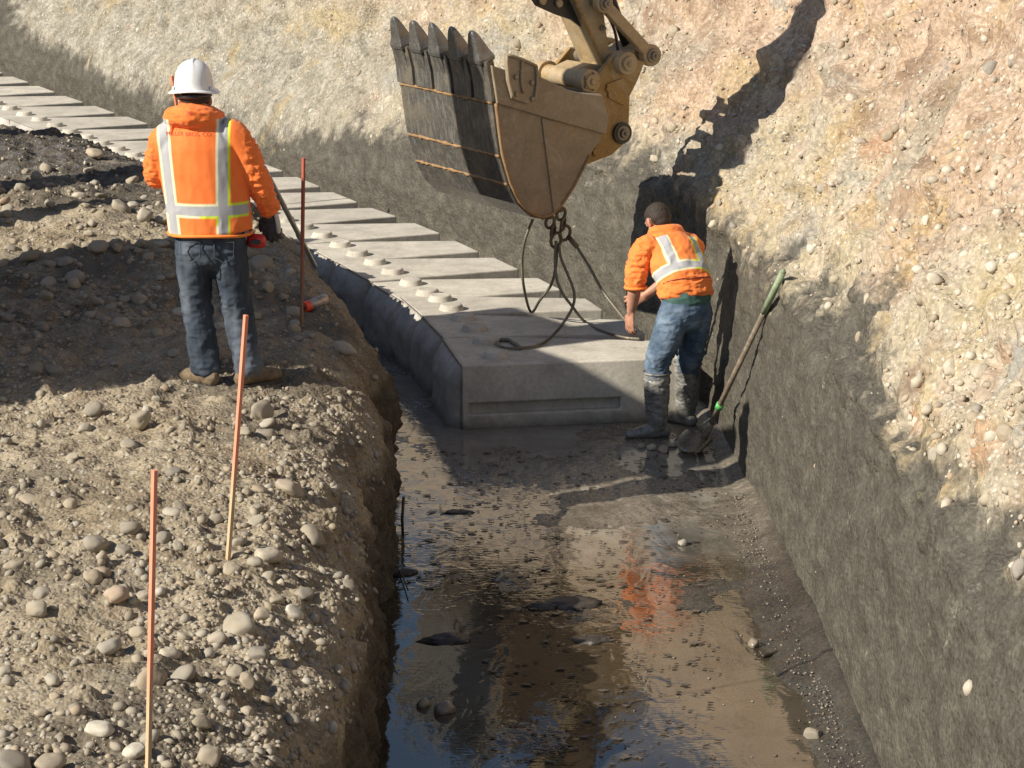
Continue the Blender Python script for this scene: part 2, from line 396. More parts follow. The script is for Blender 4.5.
# undulating top, a mound further back on the left
flat = sstep(.15, .6, U)
V[:, 2] += flat*.07*fbm(V, .7, 3, 3)
V[:, 2] += .17*sstep(15.8, 17.5, V[:, 1])*(1-.8*sstep(19.8, 21.5, V[:, 1]))*sstep(.0, .5, U)*(1-sstep(1.2, 2.5, U)*.6)
V[:, 2] += flat*.035*fbm(V, 2.0, 3, 4)
md = np.exp(-(((V[:, 0]+4.6)/1.5)**2+((V[:, 1]-22.6)/1.15)**2)); V[:, 2] += .17*md*sstep(0, .5, U)
md2 = np.exp(-(((V[:, 0]+2.9)/.9)**2+((V[:, 1]-21.6)/.6)**2)); V[:, 2] += .10*md2*sstep(0, .5, U)
for bx_, by_, sx_, sy_, bh_ in ((-5.25, 20.2, .45, .30, 2.0), (-4.85, 18.6, .40, .24, 1.7), (-6.3, 22.0, .6, .4, 2.2)):  # narrow humps added out of view to throw shadow bands across the berm
    V[:, 2] += bh_*np.exp(-((V[:, 0]-bx_)/sx_)**2-((V[:, 1]-by_)/sy_)**2)
N = grid_normals(V, ni2, nj2); N *= np.where((N@np.array([.5, 0, .8]))[:, None] < 0, -1, 1)
side = (1-sstep(.1, .5, U))
# scalloped edge: lobes and gullies down the side
lob = fbm(np.c_[V[:, 1], V[:, 0]*0, V[:, 2]*.25], 1.5, 3, 13)
rel = side*(.13*lob+.07*fbm(np.c_[V[:, 0], V[:, 1], V[:, 2]*.5], 4, 4, 14)) + .045*fbm(V, 3.2, 4, 15)+.022*fbm(V, 12, 3, 16)+.010*fbm(V, 38, 2, 17)
sandy = sstep(-.12, .30, fbm(V, 1.3, 3, 91)); rel += (worley(V, 8, 23, .4)/8*.8+worley(V, 16, 33, .5)/16*.9)*(1-.8*sandy)+worley(V, 30, 43, .5)/30*(1-.6*sandy)
rel += .05*np.maximum(0, fbm(V, 5.5, 3, 95)-.05)*(1-side)+.018*fbm(V, 20, 2, 97)
V = V+N*(rel*sstep(-.25, .1, V[:, 2])*(1-.9*sstep(9, 12, U)))[:, None]
n5 = fbm(V, .8, 4, 23); n6 = fbm(V, 3.5, 4, 24)
damp_shade = np.clip(sstep(.02, .32, n5*.7+n6*.35)*.62 + sstep(.15, .7, md)*.75 + .5*sstep(18.5, 20.5, V[:, 1]) + .95*(1-sstep(.0, .45, V[:, 2]+.12*n6)) + .9*(1-sstep(.015, .07, U+.03*n6)), 0, 1)  # damp soil; on the trench side the dark colour also carries its shade
frost = .16*np.exp(-(((V[:, 0]+4.0)/1.4)**2+((V[:, 1]-21.9)/1.3)**2))
berm = sheet('gravel_berm', V, ni2, nj2, M_BERM, attrs={'damp_shade': damp_shade, 'cut': side, 'frost': frost})
BERMV = V.reshape(ni2, nj2, 3)
from mathutils.bvhtree import BVHTree
def bvh_of(o):
    me = o.data; n = len(me.vertices); co = np.empty(n*3, np.float32); me.vertices.foreach_get('co', co)
    return BVHTree.FromPolygons([tuple(c) for c in co.reshape(-1, 3)], [tuple(p.vertices) for p in me.polygons])
BV_BERM = bvh_of(berm); BV_BANK = bvh_of(bank)
BANKWET = wet.copy()
def bank_wet(px, py):
    h = BV_BANK.ray_cast(Vector((0, 0, HC)), ray(px, py).normalized()); return float(BANKWET[bank.data.polygons[h[2]].vertices[0]]) if h[0] else 0.
def hit(bv, px, py):
    r = ray(px, py).normalized(); h = bv.ray_cast(Vector((0, 0, HC)), r); return h[0], h[1]
def drop(bv, x, y, z0=6):
    h = bv.ray_cast(Vector((x, y, z0)), Vector((0, 0, -1))); return (h[0], h[1]) if h[0] else (Vector((x, y, 1)), Vector((0, 0, 1)))

# ---- trench floor: mud just below, at, and above the water level
m, b = mat('wet_mud'); P = b.pos()
n1 = b.noise(P, 3, 6, .7, .4); n2 = b.noise(P, 40, 3, .6)
c = b.ramp(n1, [(.3, (.13, .11, .08)), (.55, (.22, .19, .145)), (.7, (.29, .255, .195))])
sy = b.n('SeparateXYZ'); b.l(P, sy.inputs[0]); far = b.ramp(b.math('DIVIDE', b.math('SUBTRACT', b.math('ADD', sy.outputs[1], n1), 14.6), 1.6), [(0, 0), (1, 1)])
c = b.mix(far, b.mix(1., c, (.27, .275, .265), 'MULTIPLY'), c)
c = b.mix(1., c, b.ramp(n2, [(.3, .7), (.7, 1.25)]), 'MULTIPLY')
peb = b.ramp(b.vor(P, 55), [(.12, 1), (.22, 0)])
c = b.mix(b.math('MULTIPLY', peb, .3), c, (.33, .30, .25))
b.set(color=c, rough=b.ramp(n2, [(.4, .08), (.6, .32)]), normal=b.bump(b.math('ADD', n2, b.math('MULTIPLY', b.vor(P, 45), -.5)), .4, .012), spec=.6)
M_MUD = m
xs = np.linspace(-2.2, 2.4, 300); ys = nonuni([(2, 20), (9, 560), (19.5, 60), (42, 1)])
# the floor follows the trench: shift x with distance along the bank curve
q0, _ = interp_path(BANKP, np.linspace(0, 1, 400))
bx = np.interp(ys, q0[:, 1], q0[:, 0])
X, Y = np.meshgrid(xs, ys, indexing='ij'); X = X+(np.minimum(bx, 1.5)-1.5)[None, :]
Vf = np.c_[X.ravel(), Y.ravel(), np.zeros(X.size)]
q = Vf.copy(); 
zf = -.017+.024*fbm(q, 1.1, 3, 61)+.018*fbm(q*np.array([1, .5, 1]), 5, 4, 62)+.008*fbm(q, 22, 3, 63)
bxx = np.interp(Vf[:, 1], q0[:, 1], q0[:, 0])
zf += .055*sstep(-.34, -.08, Vf[:, 0]-bxx+.08*fbm(q, 2, 3, 64))*(1-sstep(14.5, 16, Vf[:, 1])) \
    + .05*sstep(-.14, .02, Vf[:, 0]-bxx)
zf -= .03*sstep(.0, -.5, Vf[:, 0])*(1-sstep(12.5, 13.8, Vf[:, 1]))*1.3
zf += .012*sstep(14.3, 15.4, Vf[:, 1]+.3*fbm(q, 1.5, 3, 69))*sstep(.0, .5, Vf[:, 0])+.006*sstep(14.3, 15.4, Vf[:, 1])
Vf[:, 2] = zf
floor = sheet('trench_floor', Vf, len(xs), len(ys), M_MUD, flip=True)
floor.data.update()

m, b = mat('muddy_water'); P = b.pos()
rip = b.noise(b.pos((1, .55, 1)), 7, 2, .5, .8); rip2 = b.noise(b.pos((.7, 2.2, 1)), 24, 2, .5)
sepY = b.n('SeparateXYZ'); b.l(P, sepY.inputs[0])
amt = b.n('MapRange'); b.l(sepY.outputs[1], amt.inputs[0]); amt.inputs[1].default_value = 10.8; amt.inputs[2].default_value = 14.5; amt.inputs[3].default_value = .07; amt.inputs[4].default_value = .48
hh = b.math('ADD', rip, b.math('MULTIPLY', rip2, .16))
silt = b.ramp(b.noise(P, 2.2, 5, .6), [(.35, (.035, .027, .016)), (.7, (.085, .066, .042))])
fm = b.math('DIVIDE', b.math('SUBTRACT', b.math('ADD', sepY.outputs[1], b.math('MULTIPLY', b.noise(P, 1.5, 4, .6), 1.5)), 14.9), 1.3, True)
silt = b.mix(fm, silt, b.ramp(b.noise(P, 6, 5, .6), [(.35, (.21, .19, .155)), (.65, (.29, .265, .22))]))
b.set(color=silt, rough=.02, ior=1.95, normal=b.bump(hh, amt.outputs[0], .012), spec=.5)
M_WATER = m
wp = [(x, y) for x, y in zip(np.interp(np.linspace(2.6, 30, 60), q0[:, 1], q0[:, 0]), np.linspace(2.6, 30, 60))]
Vw = []; Fw = []
for i, (x, y) in enumerate(wp):
    Vw += [(x-3.0, y, 0), (x+.12, y, 0)]
    if i: Fw.append((2*i-2, 2*i-1, 2*i+1, 2*i))
water = new_mesh('water', Vw, Fw, M_WATER); water['kind'] = 'structure'

# ---- land all round, as one large sheet ring to the horizon (outside the pit)
M_LAND = simple('dry_ground', (.30, .25, .18), .95, .25, 3, .5)
x0, x1, y0, y1 = -17, 8, 3.0, 37; S = 900
Vg = [(-S, -S, 4.0), (S, -S, 4.0), (S, S, 4.0), (-S, S, 4.0), (x0, -2.2, 2.9), (x1, -2.2, 2.9), (x1, y1, 3.9), (x0, y1, 3.9), (x0, y0, -.3), (x1, y0, -.3), (x0, .6, 2.9), (x1, .6, 2.9)]
Fg = [(0, 1, 5, 4), (1, 2, 6, 11, 5), (2, 3, 7, 6), (3, 0, 4, 10, 7), (4, 5, 11, 10), (10, 11, 9, 8)]
g = new_mesh('ground', Vg, Fg, M_LAND); g['kind'] = 'structure'
# ------------------------------------------------------------------ concrete retaining blocks
def concrete(name, base, dark):
    m, b = mat(name); P = b.pos(); 
    n1 = b.noise(P, 4, 6, .65); n2 = b.noise(P, 35, 4, .7); oi = b.n('ObjectInfo').outputs['Random']
    c = b.ramp(n1, [(.3, dark), (.55, base), (.75, tuple(min(1, x*1.12) for x in base))])
    c = b.mix(1., c, b.ramp(oi, [(0, .88), (1, 1.08)]), 'MULTIPLY')
    c = b.mix(1., c, b.ramp(n2, [(.3, .85), (.7, 1.1)]), 'MULTIPLY')
    sep = b.n('SeparateXYZ'); b.l(P, sep.inputs[0])      # mud splashed on the foot
    mud = b.ramp(b.math('ADD', sep.outputs[2], b.math('MULTIPLY', b.noise(P, 9, 4, .7), .12)), [(.07, 1), (.16, 0)])
    c = b.mix(b.math('MULTIPLY', mud, .75), c, (.12, .105, .08))
    st_ = b.ramp(b.noise(P, 2.2, 7, .75, .6), [(.50, 0), (.62, .55)]); c = b.mix(st_, c, tuple(x*.62 for x in base)); sm = b.ramp(b.noise(P, 6, 6, .8), [(.60, 0), (.66, .5)]); c = b.mix(sm, c, (.27, .22, .15))
    pits = b.ramp(b.vor(P, 45), [(.07, 1), (.12, 0)])
    c = b.mix(b.math('MULTIPLY', pits, .5), c, (.12, .11, .09))
    b.set(color=c, rough=.85, normal=b.bump(b.math('ADD', n2, b.math('MULTIPLY', pits, -1.5)), .35, .006), spec=.3)
    return m
M_CON = concrete('cast_concrete', (.60, .555, .465), (.45, .415, .345))
M_FACE = concrete('split_face_concrete', (.50, .465, .41), (.36, .335, .29))
LPX = [(463, 365.5), (443, 337), (421.5, 315), (393, 292), (369, 277)]
LW = [atZ(x, y, BH) for x, y in LPX]
rows = []
for i, r in enumerate(RW):
    a = RW[max(i-1, 0)]; c = RW[min(i+1, len(RW)-1)]
    t = (c-a).normalized(); t.z = 0
    ax = Vector((t.y, -t.x, 0))                 # towards the bank
    if i < len(LW): l = LW[i]
    else: l = r-ax*1.27
    if i in (3, 4): l = r-ax*(1.31 if i == 3 else 1.28)
    rows.append((l, r))
def block_meshes():
    # body: width 1 along y (scaled later), length 1 along x (scaled), height BH
    L, Wd, H = 1.0, 1.0, BH
    bm = bmesh.new()
    poly = [(0, 0), (L, .0), (L, .60), (.30, .955), (0, .985)]
    prism(bm, poly, lambda u, v, w: Vector((u, v, w)), .0, H)
    bmesh.ops.recalc_face_normals(bm, faces=bm.faces)
    me = bpy.data.meshes.new('body'); bm.to_mesh(me); bm.free()
    o = bpy.data.objects.new('tmp', me); COL.objects.link(o)
    cb = bmesh.new(); box(cb, (.375, -.03, .150), (.70, .20, .082)); bmesh.ops.recalc_face_normals(cb, faces=cb.faces)
    cm = bpy.data.meshes.new('cut'); cb.to_mesh(cm); cb.free(); co = bpy.data.objects.new('cut', cm); COL.objects.link(co)
    md = o.modifiers.new('b', 'BOOLEAN'); md.object = co; md.operation = 'DIFFERENCE'; md.solver = 'EXACT'
    bv = o.modifiers.new('v', 'BEVEL'); bv.width = .011; bv.segments = 2; bv.limit_method = 'ANGLE'; bv.angle_limit = R(30)
    bpy.context.view_layer.update()
    body = bpy.data.meshes.new_from_object(o.evaluated_get(bpy.context.evaluated_depsgraph_get()))
    bpy.data.objects.remove(o); bpy.data.objects.remove(co)
    body.materials.clear(); body.materials.append(M_CON); body.name = 'body'
    return body
BODY = block_meshes()
def face_mesh(seed):
    ny, nz = 44, 26; V = []
    for i in range(ny):
        for j in range(nz):
            y = i/(ny-1); z = j/(nz-1)
            V.append((0, y, z))
    V = np.array(V, float); y = V[:, 1]; z = V[:, 2]
    ey = np.minimum(y, 1-y); rnd = 1-np.clip(1-ey/.16, 0, 1)**2
    ch = 1-np.clip((z-.50)/.50, 0, 1)**2.6*.97
    cob = fbm(np.c_[y*1., z*1.2, y*0+seed*9.1], 2.6, 3, 200+seed)*.022
    th = .004+(.105*ch+cob*sstep(0, .2, ey)*ch)*rnd
    V[:, 0] = -th; V[:, 2] = z*BH*.998
    V[:, 1] = .002+y*.981
    F = [tuple(f) for f in grid_faces(ny, nz)]
    # close against the body
    me = bpy.data.meshes.new('textured_face')
    base = len(V); rim = [i*nz for i in range(ny)] + [(ny-1)*nz+j for j in range(1, nz)] + [i*nz+nz-1 for i in range(ny-2, -1, -1)] + [j for j in range(nz-2, 0, -1)]
    back = [(.004, V[i, 1], V[i, 2]) for i in rim]
    n = len(rim)
    F += [(rim[k], rim[(k+1) % n], base+(k+1) % n, base+k) for k in range(n)]
    me.from_pydata([tuple(v) for v in V]+back, [], F); me.update()
    me.polygons.foreach_set('use_smooth', [True]*len(me.polygons)); me.materials.append(M_FACE)
    return me
FACES = [face_mesh(k) for k in range(4)]
kb = bmesh.new()
prof_k = [(.0, .045), (.070, .045), (.079, .041), (.084, .033), (.097, .0)]
rings = []
for r_, z_ in prof_k[1:]:
    rings.append([kb.verts.new((r_*math.cos(2*math.pi*k/28), r_*math.sin(2*math.pi*k/28), z_)) for k in range(28)])
kb.faces.new(rings[0])
for a_, b_ in zip(rings, rings[1:]):
    for k in range(28): kb.faces.new((a_[k], b_[k], b_[(k+1) % 28], a_[(k+1) % 28]))
bmesh.ops.recalc_face_normals(kb, faces=kb.faces)
KNOB = bpy.data.meshes.new('knob'); kb.to_mesh(KNOB); kb.free(); KNOB.materials.append(M_CON)
KNOB.polygons.foreach_set('use_smooth', [p.normal.z < .9 for p in KNOB.polygons])
ordn = ['nearest', 'second', 'third', 'fourth', 'fifth', 'sixth', 'seventh', 'eighth', 'ninth', 'tenth', 'eleventh', 'twelfth', 'thirteenth', 'fourteenth', 'fifteenth', 'sixteenth', 'seventeenth', 'eighteenth', 'nineteenth', 'twentieth']
extra = {0: 'with its slotted end showing above the muddy water', 1: 'with a cable loop lying on it', 2: 'half in shade with a green tinged back end', 3: 'half in shade'}
for i, (l, r) in enumerate(rows):
    ax = (r-l); ln = ax.length; ax.normalize(); ang = math.atan2(ax.y, ax.x)
    nx = rows[i+1] if i+1 < len(rows) else (l+(l-rows[i-1][0]), r+(r-rows[i-1][1]))
    dl = nx[0]-l; ay = Vector((-ax.y, ax.x, 0)); pitch = max(.7, dl.dot(ay)); 
    lab = f"pale concrete block, {ordn[i]} in the row" if i else "pale concrete wall block nearest the camera"
    if i in extra: lab += ', '+extra[i]
    elif i == len(rows)-1: lab = 'pale concrete wall block farthest away at the upper left of the row'
    elif i > 3: lab = f"sunlit concrete wall block, {ordn[i]} in the row counted from the near end"
    e = empty('concrete_block', (l.x, l.y, rng.uniform(-.006, .006)), lab, 'concrete block', 'concrete blocks laid in a row in the trench', ang+rng.uniform(-.006, .006))
    sh = dl.dot(ax)
    def fit(src, lx):
        me = src.copy()
        for v in me.vertices:
            x, y = v.co.x*lx, v.co.y; v.co.x = x+sh*y; v.co.y = y*pitch
        # small chips and unevenness
        return me
    o = bpy.data.objects.new('body', fit(BODY, ln)); COL.objects.link(o); o.parent = e
    f = bpy.data.objects.new('textured_face', fit(FACES[i % 4], 1.)); COL.objects.link(f); f.parent = e
    for ky in (.26, .76):
        k = bpy.data.objects.new('knob', KNOB); COL.objects.link(k); k.parent = e; k.location = (.27+sh*ky, ky*pitch, BH-.001)
# ------------------------------------------------------------------ stones
m, b = mat('river_stone'); P = b.coord('Object'); oi = b.n('ObjectInfo').outputs['Random']
isl = b.n('NewGeometry').outputs['Random Per Island']
rv = b.math('FRACT', b.math('ADD', b.math('MULTIPLY', oi, 3.7), isl))
c = b.ramp(rv, [(0, (.22, .20, .17)), (.18, (.34, .31, .26)), (.4, (.42, .385, .31)), (.58, (.29, .26, .21)), (.75, (.50, .47, .40)), (.88, (.38, .29, .20)), (1, (.46, .40, .30))])
nn = b.noise(P, 26, 5, .7); n3 = b.noise(b.pos(), 8, 4, .6)
c = b.mix(1., c, b.ramp(nn, [(.3, .78), (.7, 1.12)]), 'MULTIPLY')
dust = b.math('ADD', b.math('MULTIPLY', b.ramp(n3, [(.38, 0), (.62, 1)]), .6), .18)
c = b.mix(dust, c, (.33, .275, .19))
b.set(color=c, rough=.85, normal=b.bump(nn, .25, .006), spec=.3)
M_STONE = m
m, b = mat('pale_pebble'); isl = b.n('NewGeometry').outputs['Random Per Island']; oi = b.n('ObjectInfo').outputs['Random']
rv = b.math('FRACT', b.math('ADD', b.math('MULTIPLY', oi, 5.3), isl))
c = b.ramp(rv, [(0, (.34, .28, .20)), (.25, (.46, .40, .30)), (.5, (.60, .55, .45)), (.7, (.42, .31, .22)), (.85, (.50, .44, .33)), (1, (.30, .27, .23))])
nn = b.noise(b.pos(), 40, 4, .7); c = b.mix(1., c, b.ramp(nn, [(.3, .8), (.7, 1.1)]), 'MULTIPLY')
b.set(color=c, rough=.9, normal=b.bump(nn, .3, .006), spec=.25); M_PEB = m
m, b = mat('wet_stone'); c = b.ramp(b.n('NewGeometry').outputs['Random Per Island'], [(0, (.10, .085, .065)), (.5, (.17, .15, .12)), (1, (.27, .22, .16))])
b.set(color=c, rough=.28, spec=.6); M_WETST = m

def rock_verts(sub, seed, ang=.0):
    bm = bmesh.new(); bmesh.ops.create_icosphere(bm, subdivisions=sub, radius=1)
    V = np.array([v.co[:] for v in bm.verts]); F = [tuple(v.index for v in f.verts) for f in bm.faces]; bm.free()
    r = 1+.30*fbm(V, .9, 2, seed)+.16*fbm(V, 2.4, 2, seed+50)+.05*fbm(V, 6, 2, seed+90)
    V = V*r[:, None]
    g = np.random.default_rng(seed)
    for _ in range(int(3+ang*5)):                     # a few flattened facets
        n = g.normal(size=3); n /= np.linalg.norm(n); d = V@n; lim = g.uniform(.6, .88)
        V = V-np.outer(np.maximum(d-lim, 0)*(.5+.4*ang), n)
    V *= np.array([1, g.uniform(.62, .92), g.uniform(.42, .68)])
    return V, F
ROCKS = []
for k in range(12):
    V, F = rock_verts(3, 300+k, .3 if k % 3 else 1.)
    me = bpy.data.meshes.new('stone'); me.from_pydata([tuple(v) for v in V], [], F); me.update()
    me.polygons.foreach_set('use_smooth', [True]*len(me.polygons)); me.materials.append(M_STONE); ROCKS.append(me)
ROCKSP = [m_.copy() for m_ in ROCKS]
for m_ in ROCKSP: m_.materials.clear(); m_.materials.append(M_PEB)
LOW = [rock_verts(1, 500+k, .5) for k in range(8)]; LOW2 = [rock_verts(2, 520+k, .3) for k in range(8)]

def place_stone(p, n, size, k, label, group=None, name='cobble', sink=.35, rz=None, pale=False, cat='cobble', mesh=None):
    o = bpy.data.objects.new(name, mesh or (ROCKSP if pale else ROCKS)[k % 12]); COL.objects.link(o)
    o.location = p+n*size*(.6-sink); o.scale = (size,)*3
    q = n.to_track_quat('Z', 'Y').to_matrix().to_4x4() @ Matrix.Rotation(rz if rz is not None else rng.uniform(0, 6.28), 4, 'Z')
    o.rotation_euler = q.to_euler(); tag(o, label, cat, group); return o
def gravel(name, pts, sizes, normals, m, label, low=LOW, sink=.3, aniso=1):
    VV = []; FF = []; base = 0
    for p, s, n in zip(pts, sizes, normals):
        V, F = low[rng.integers(len(low))]
        a = rng.uniform(0, 6.28); c_, s_ = math.cos(a), math.sin(a)
        M3 = np.array(Vector(n).to_track_quat('Z', 'Y').to_matrix()) @ np.array([[c_, -s_, 0], [s_, c_, 0], [0, 0, 1]])
        W = (V*s)@M3.T + np.array(p)+np.array(n)*s*(.5-sink)
        VV.append(W); FF.append(np.array(F)+base); base += len(V)
    V = np.concatenate(VV); F = np.concatenate(FF)
    me = bpy.data.meshes.new(name); me.vertices.add(len(V)); me.vertices.foreach_set('co', V.astype(np.float32).ravel())
    me.loops.add(F.size); me.loops.foreach_set('vertex_index', F.astype(np.int32).ravel())
    me.polygons.add(len(F)); me.polygons.foreach_set('loop_start', np.arange(0, F.size, 3, dtype=np.int32)); me.polygons.foreach_set('loop_total', np.full(len(F), 3, np.int32))
    me.update(calc_edges=True); me.polygons.foreach_set('use_smooth', [True]*len(F)); me.materials.append(m)
    o = bpy.data.objects.new(name, me); COL.objects.link(o); tag(o, label, 'gravel', None, 'stuff'); return o

# individually recognisable stones on the berm: (px, py, radius px, label)
named = [
 (210, 753, 20, 'large flat oval cobble at the bottom edge of the gravel berm', 0),
 (267, 553, 16, 'rounded pale cobble just right of the middle wooden stake foot', 1),
 (56, 369, 10, 'orange tan cobble lit at the lower edge of the big shadow', 2),
 (144, 215, 10, 'upright brown stone standing beside the left elbow of the hard hat worker', 3),
 (38, 607, 14, 'smooth pale grey cobble casting a shadow left of the near stake', 4),
 (118, 592, 15, 'long pale speckled cobble left of the near stake', 5),
 (262, 612, 13, 'round whitish cobble right of the near stake, on the bare sand', 6),
 (50, 760, 16, 'big grey cobble in the bottom left corner', 7),
 (295, 322, 6, 'small white stone at the foot of the dark red stake', 8),
 (140, 417, 15, 'broad grey cobble downhill of the hard hat worker', 9),
 (262, 409, 13, 'grey cobble standing on end right of the middle stake', 10),
 (305, 592, 11, 'brown cobble on the crest of the sand above the water', 11),
 (168, 652, 12, 'grey cobble right beside the near stake', 1),
 (72, 503, 10, 'small whitish cobble among gravel at the left', 5)]
taken = []
for px, py, rp, lab, k in named:
    p, n = hit(BV_BERM, px, py+rp*.5)
    if p is None: continue
    s = rp/FPX*(p.y); taken.append((p.x, p.y, s))
    n2 = (n*.4+Vector((0, 0, 1))*.6).normalized()
    o = place_stone(p, n2, s*1.05, k, lab, None, 'cobble', .22, rz=rng.uniform(-.4, .4), pale=k in (5, 6, 8, 1))
    if k == 3: o.rotation_euler = (1.2, .2, .5)
    if k == 10: o.rotation_euler = (1.3, 0, .8)
o_c = 0; tries = 0
cands = []
while len(cands) < 235 and tries < 9000:
    tries += 1
    px = rng.uniform(-5, 392); py = rng.uniform(150, 775)
    if rng.uniform() < .35: px = rng.uniform(0, 300); py = rng.uniform(170, 330)
    if px > 300 and rng.uniform() < .65: continue
    p, n = hit(BV_BERM, px, py)
    if p is None or n.z < .45 or p.z < .75: continue
    s = float(np.clip(rng.lognormal(math.log(.042), .38), .024, .10))
    if any((p.x-x)**2+(p.y-y)**2 < (s+z)**2*.8 for x, y, z in taken): continue
    if abs(p.x+1.7) < .3 and 14.2 < p.y < 14.8: s = min(s, .035)
    taken.append((p.x, p.y, s)); cands.append((p, n, s))
for k, (p, n, s) in enumerate(cands):
    n2 = (n*.6+Vector((rng.normal()*.15, rng.normal()*.15, .5))).normalized()
    place_stone(p, n2, s, k*5+k//12, 'rounded grey tan cobble bedded among many others on the gravel berm', 'cobbles strewn over the gravel berm', 'cobble', float(rng.uniform(.32, .5)), pale=rng.uniform() < .12)
# finer gravel
pts, sz, nn_ = [], [], []
fl = BERMV.reshape(-1, 3)
for _ in range(15000):
    px = rng.uniform(-10, 400); py = 768-rng.uniform(0, 1)**1.0*640
    p, n = hit(BV_BERM, px, py)
    if p is None or n.z < .3 or p.z < .6: continue
    den = .5+.5*math.sin(p.x*3.1+1.7*math.sin(p.y*2.3))*math.sin(p.y*2.7+p.x)
    if rng.uniform() > .12+.88*den**1.5: continue
    pts.append(p); sz.append(float(np.clip(rng.lognormal(math.log(.0092), .62), .005, .034))); nn_.append(n)
gravel('gravel', pts, sz, nn_, M_STONE, 'fine grey tan gravel scattered over the berm', sink=.38)

# the bank: individual larger stones, then fine pebbles
bn = [(388, 97, 8, 'round tan stone sticking out of the far bank near the bucket teeth', 1),
      (893, 361, 8, 'round grey stone on the ledge above the dark wet wall', 4),
      (866, 298, 9, 'oval pale cobble lying above the shovel handle', 5),
      (753, 205, 6, 'rounded cobble at the edge of the machine arm shadow', 6),
      (1012, 205, 9, 'pale tan cobble set in the bank near the right edge', 7),
      (915, 421, 8, 'flat pale cobble on the reddish slide below the round grey stone', 8),
      (1019, 545, 9, 'white rounded stone at the right edge over the dark wall', 5)]
tk = []
for px, py, rp, lab, k in bn:
    p, n = hit(BV_BANK, px, py)
    if p is None: continue
    s = rp/FPX*p.y; tk.append((px, py)); place_stone(p, n, s, k, lab, None, 'cobble', .15, pale=True)
cnt = 0
for _ in range(3000):
    if cnt >= 48: break
    px = rng.uniform(640, 1024); py = rng.uniform(0, 600)
    if rng.uniform() < .25: px = rng.uniform(200, 640); py = rng.uniform(0, 180)
    p, n = hit(BV_BANK, px, py)
    if p is None or any((px-a)**2+(py-c_)**2 < 400 for a, c_ in tk): continue
    f = BV_BANK.find_nearest(p)
    if p.z < 1.35 or p.z > 4.2: continue
    tk.append((px, py)); cnt += 1
    place_stone(p, n, float(rng.uniform(.03, .055)), cnt*7, 'pale rounded cobble embedded with others in the sunlit tan bank', 'cobbles embedded in the tan bank', 'cobble', .42, pale=True)
pts, sz, nn_ = [], [], []
for _ in range(42000):
    px = rng.uniform(-20, 1060); py = rng.uniform(-30, 790)
    if px < 560 and rng.uniform() < .3: continue
    p, n = hit(BV_BANK, px, py)
    if p is None or p.z > 4.2: continue
    if bank_wet(px, py) > rng.uniform(.40, .62) and rng.uniform() > .006: continue
    cl = math.sin(p.y*4.1+p.z*3)*math.sin(p.z*6.3+p.x*2.2)
    if rng.uniform() > .30+.35*max(0, cl): continue
    pts.append(p); sz.append(float(np.clip(rng.lognormal(math.log(.0115), .6), .005, .045))); nn_.append(n)
gravel('pebbles', pts, sz, nn_, M_PEB, 'pale pebbles studding the tan cut bank', sink=.42)
# rubble on the strip at the foot of the right wall
pts, sz, nn_ = [], [], []
for _ in range(4200):
    y = rng.uniform(9.2, 15.6); x = float(np.interp(y, q0[:, 1], q0[:, 0]))-abs(rng.normal())*.10+.03
    pts.append(Vector((x, y, rng.uniform(.01, .05)+.04*max(0, (x-1.35))))); sz.append(float(rng.uniform(.004, .012))); nn_.append(Vector((0, 0, 1)))
for _ in range(160):
    y = rng.uniform(9.5, 17); x = rng.uniform(-.3, 1.3)
    pts.append(Vector((x, y, .0))); sz.append(float(rng.uniform(.005, .013))); nn_.append(Vector((0, 0, 1)))
gravel('wet_gravel', pts, sz, nn_, M_WETST, 'wet dark grit along the foot of the right wall', sink=.35)
floor_st = [(753, 646, 9, 'pale pebble in the shallow water left of the crooked twig', 0), (812, 737, 13, 'flat tan stone half sunk near the bottom of the wet strip', 1),
            (445, 712, 13, 'dark wet stone in the near left water', 0), (683, 545, 7, 'small tan stone beside the orange reflection', 1), (424, 706, 9, 'dark stone next to a larger wet stone in the water', 0)]
WROCK = ROCKS[4].copy(); WROCK.materials.clear(); WROCK.materials.append(M_WETST)
for px, py, rp, lab, kd in floor_st:
    p = atZ(px, py, .0); s = rp/FPX*p.y
    place_stone(p, Vector((0, 0, 1)), s, 3, lab, None, 'stone', .35, cat='stone', mesh=None if kd else WROCK)
for k, (px, py) in enumerate([(641, 448), (652, 450), (664, 452), (689, 437), (700, 445), (683, 452), (673, 447), (711, 436)]):
    p = atZ(px, py, .0); place_stone(p, Vector((0, 0, 1)), .035+.008*(k % 3), k*3, 'small orange brown stone beside the rubber boots and shovel blade', 'brown stones round the shovel blade', 'stone', .25, cat='stone', pale=True)
# ------------------------------------------------------------------ excavator (mostly out of frame, its bucket hangs over the trench)
Q = Vector((.30, 18.0, 0)); Fv = Vector((.85, .53, 0)).normalized(); Wv = Vector((-Fv.y, Fv.x, 0))
def EM(u, v, w_): return Q+Fv*u+Wv*w_+Vector((0, 0, v))
def UV(px, py, w_=0.):
    r = ray(px, py); o = Vector((0, 0, HC)); t = ((Q+Wv*w_)-o).dot(Wv)/r.dot(Wv); p = o+r*t
    return ((p-Q).dot(Fv), p.z)
def UVL(l, w_=0.): return [UV(x, y, w_) for x, y in l]

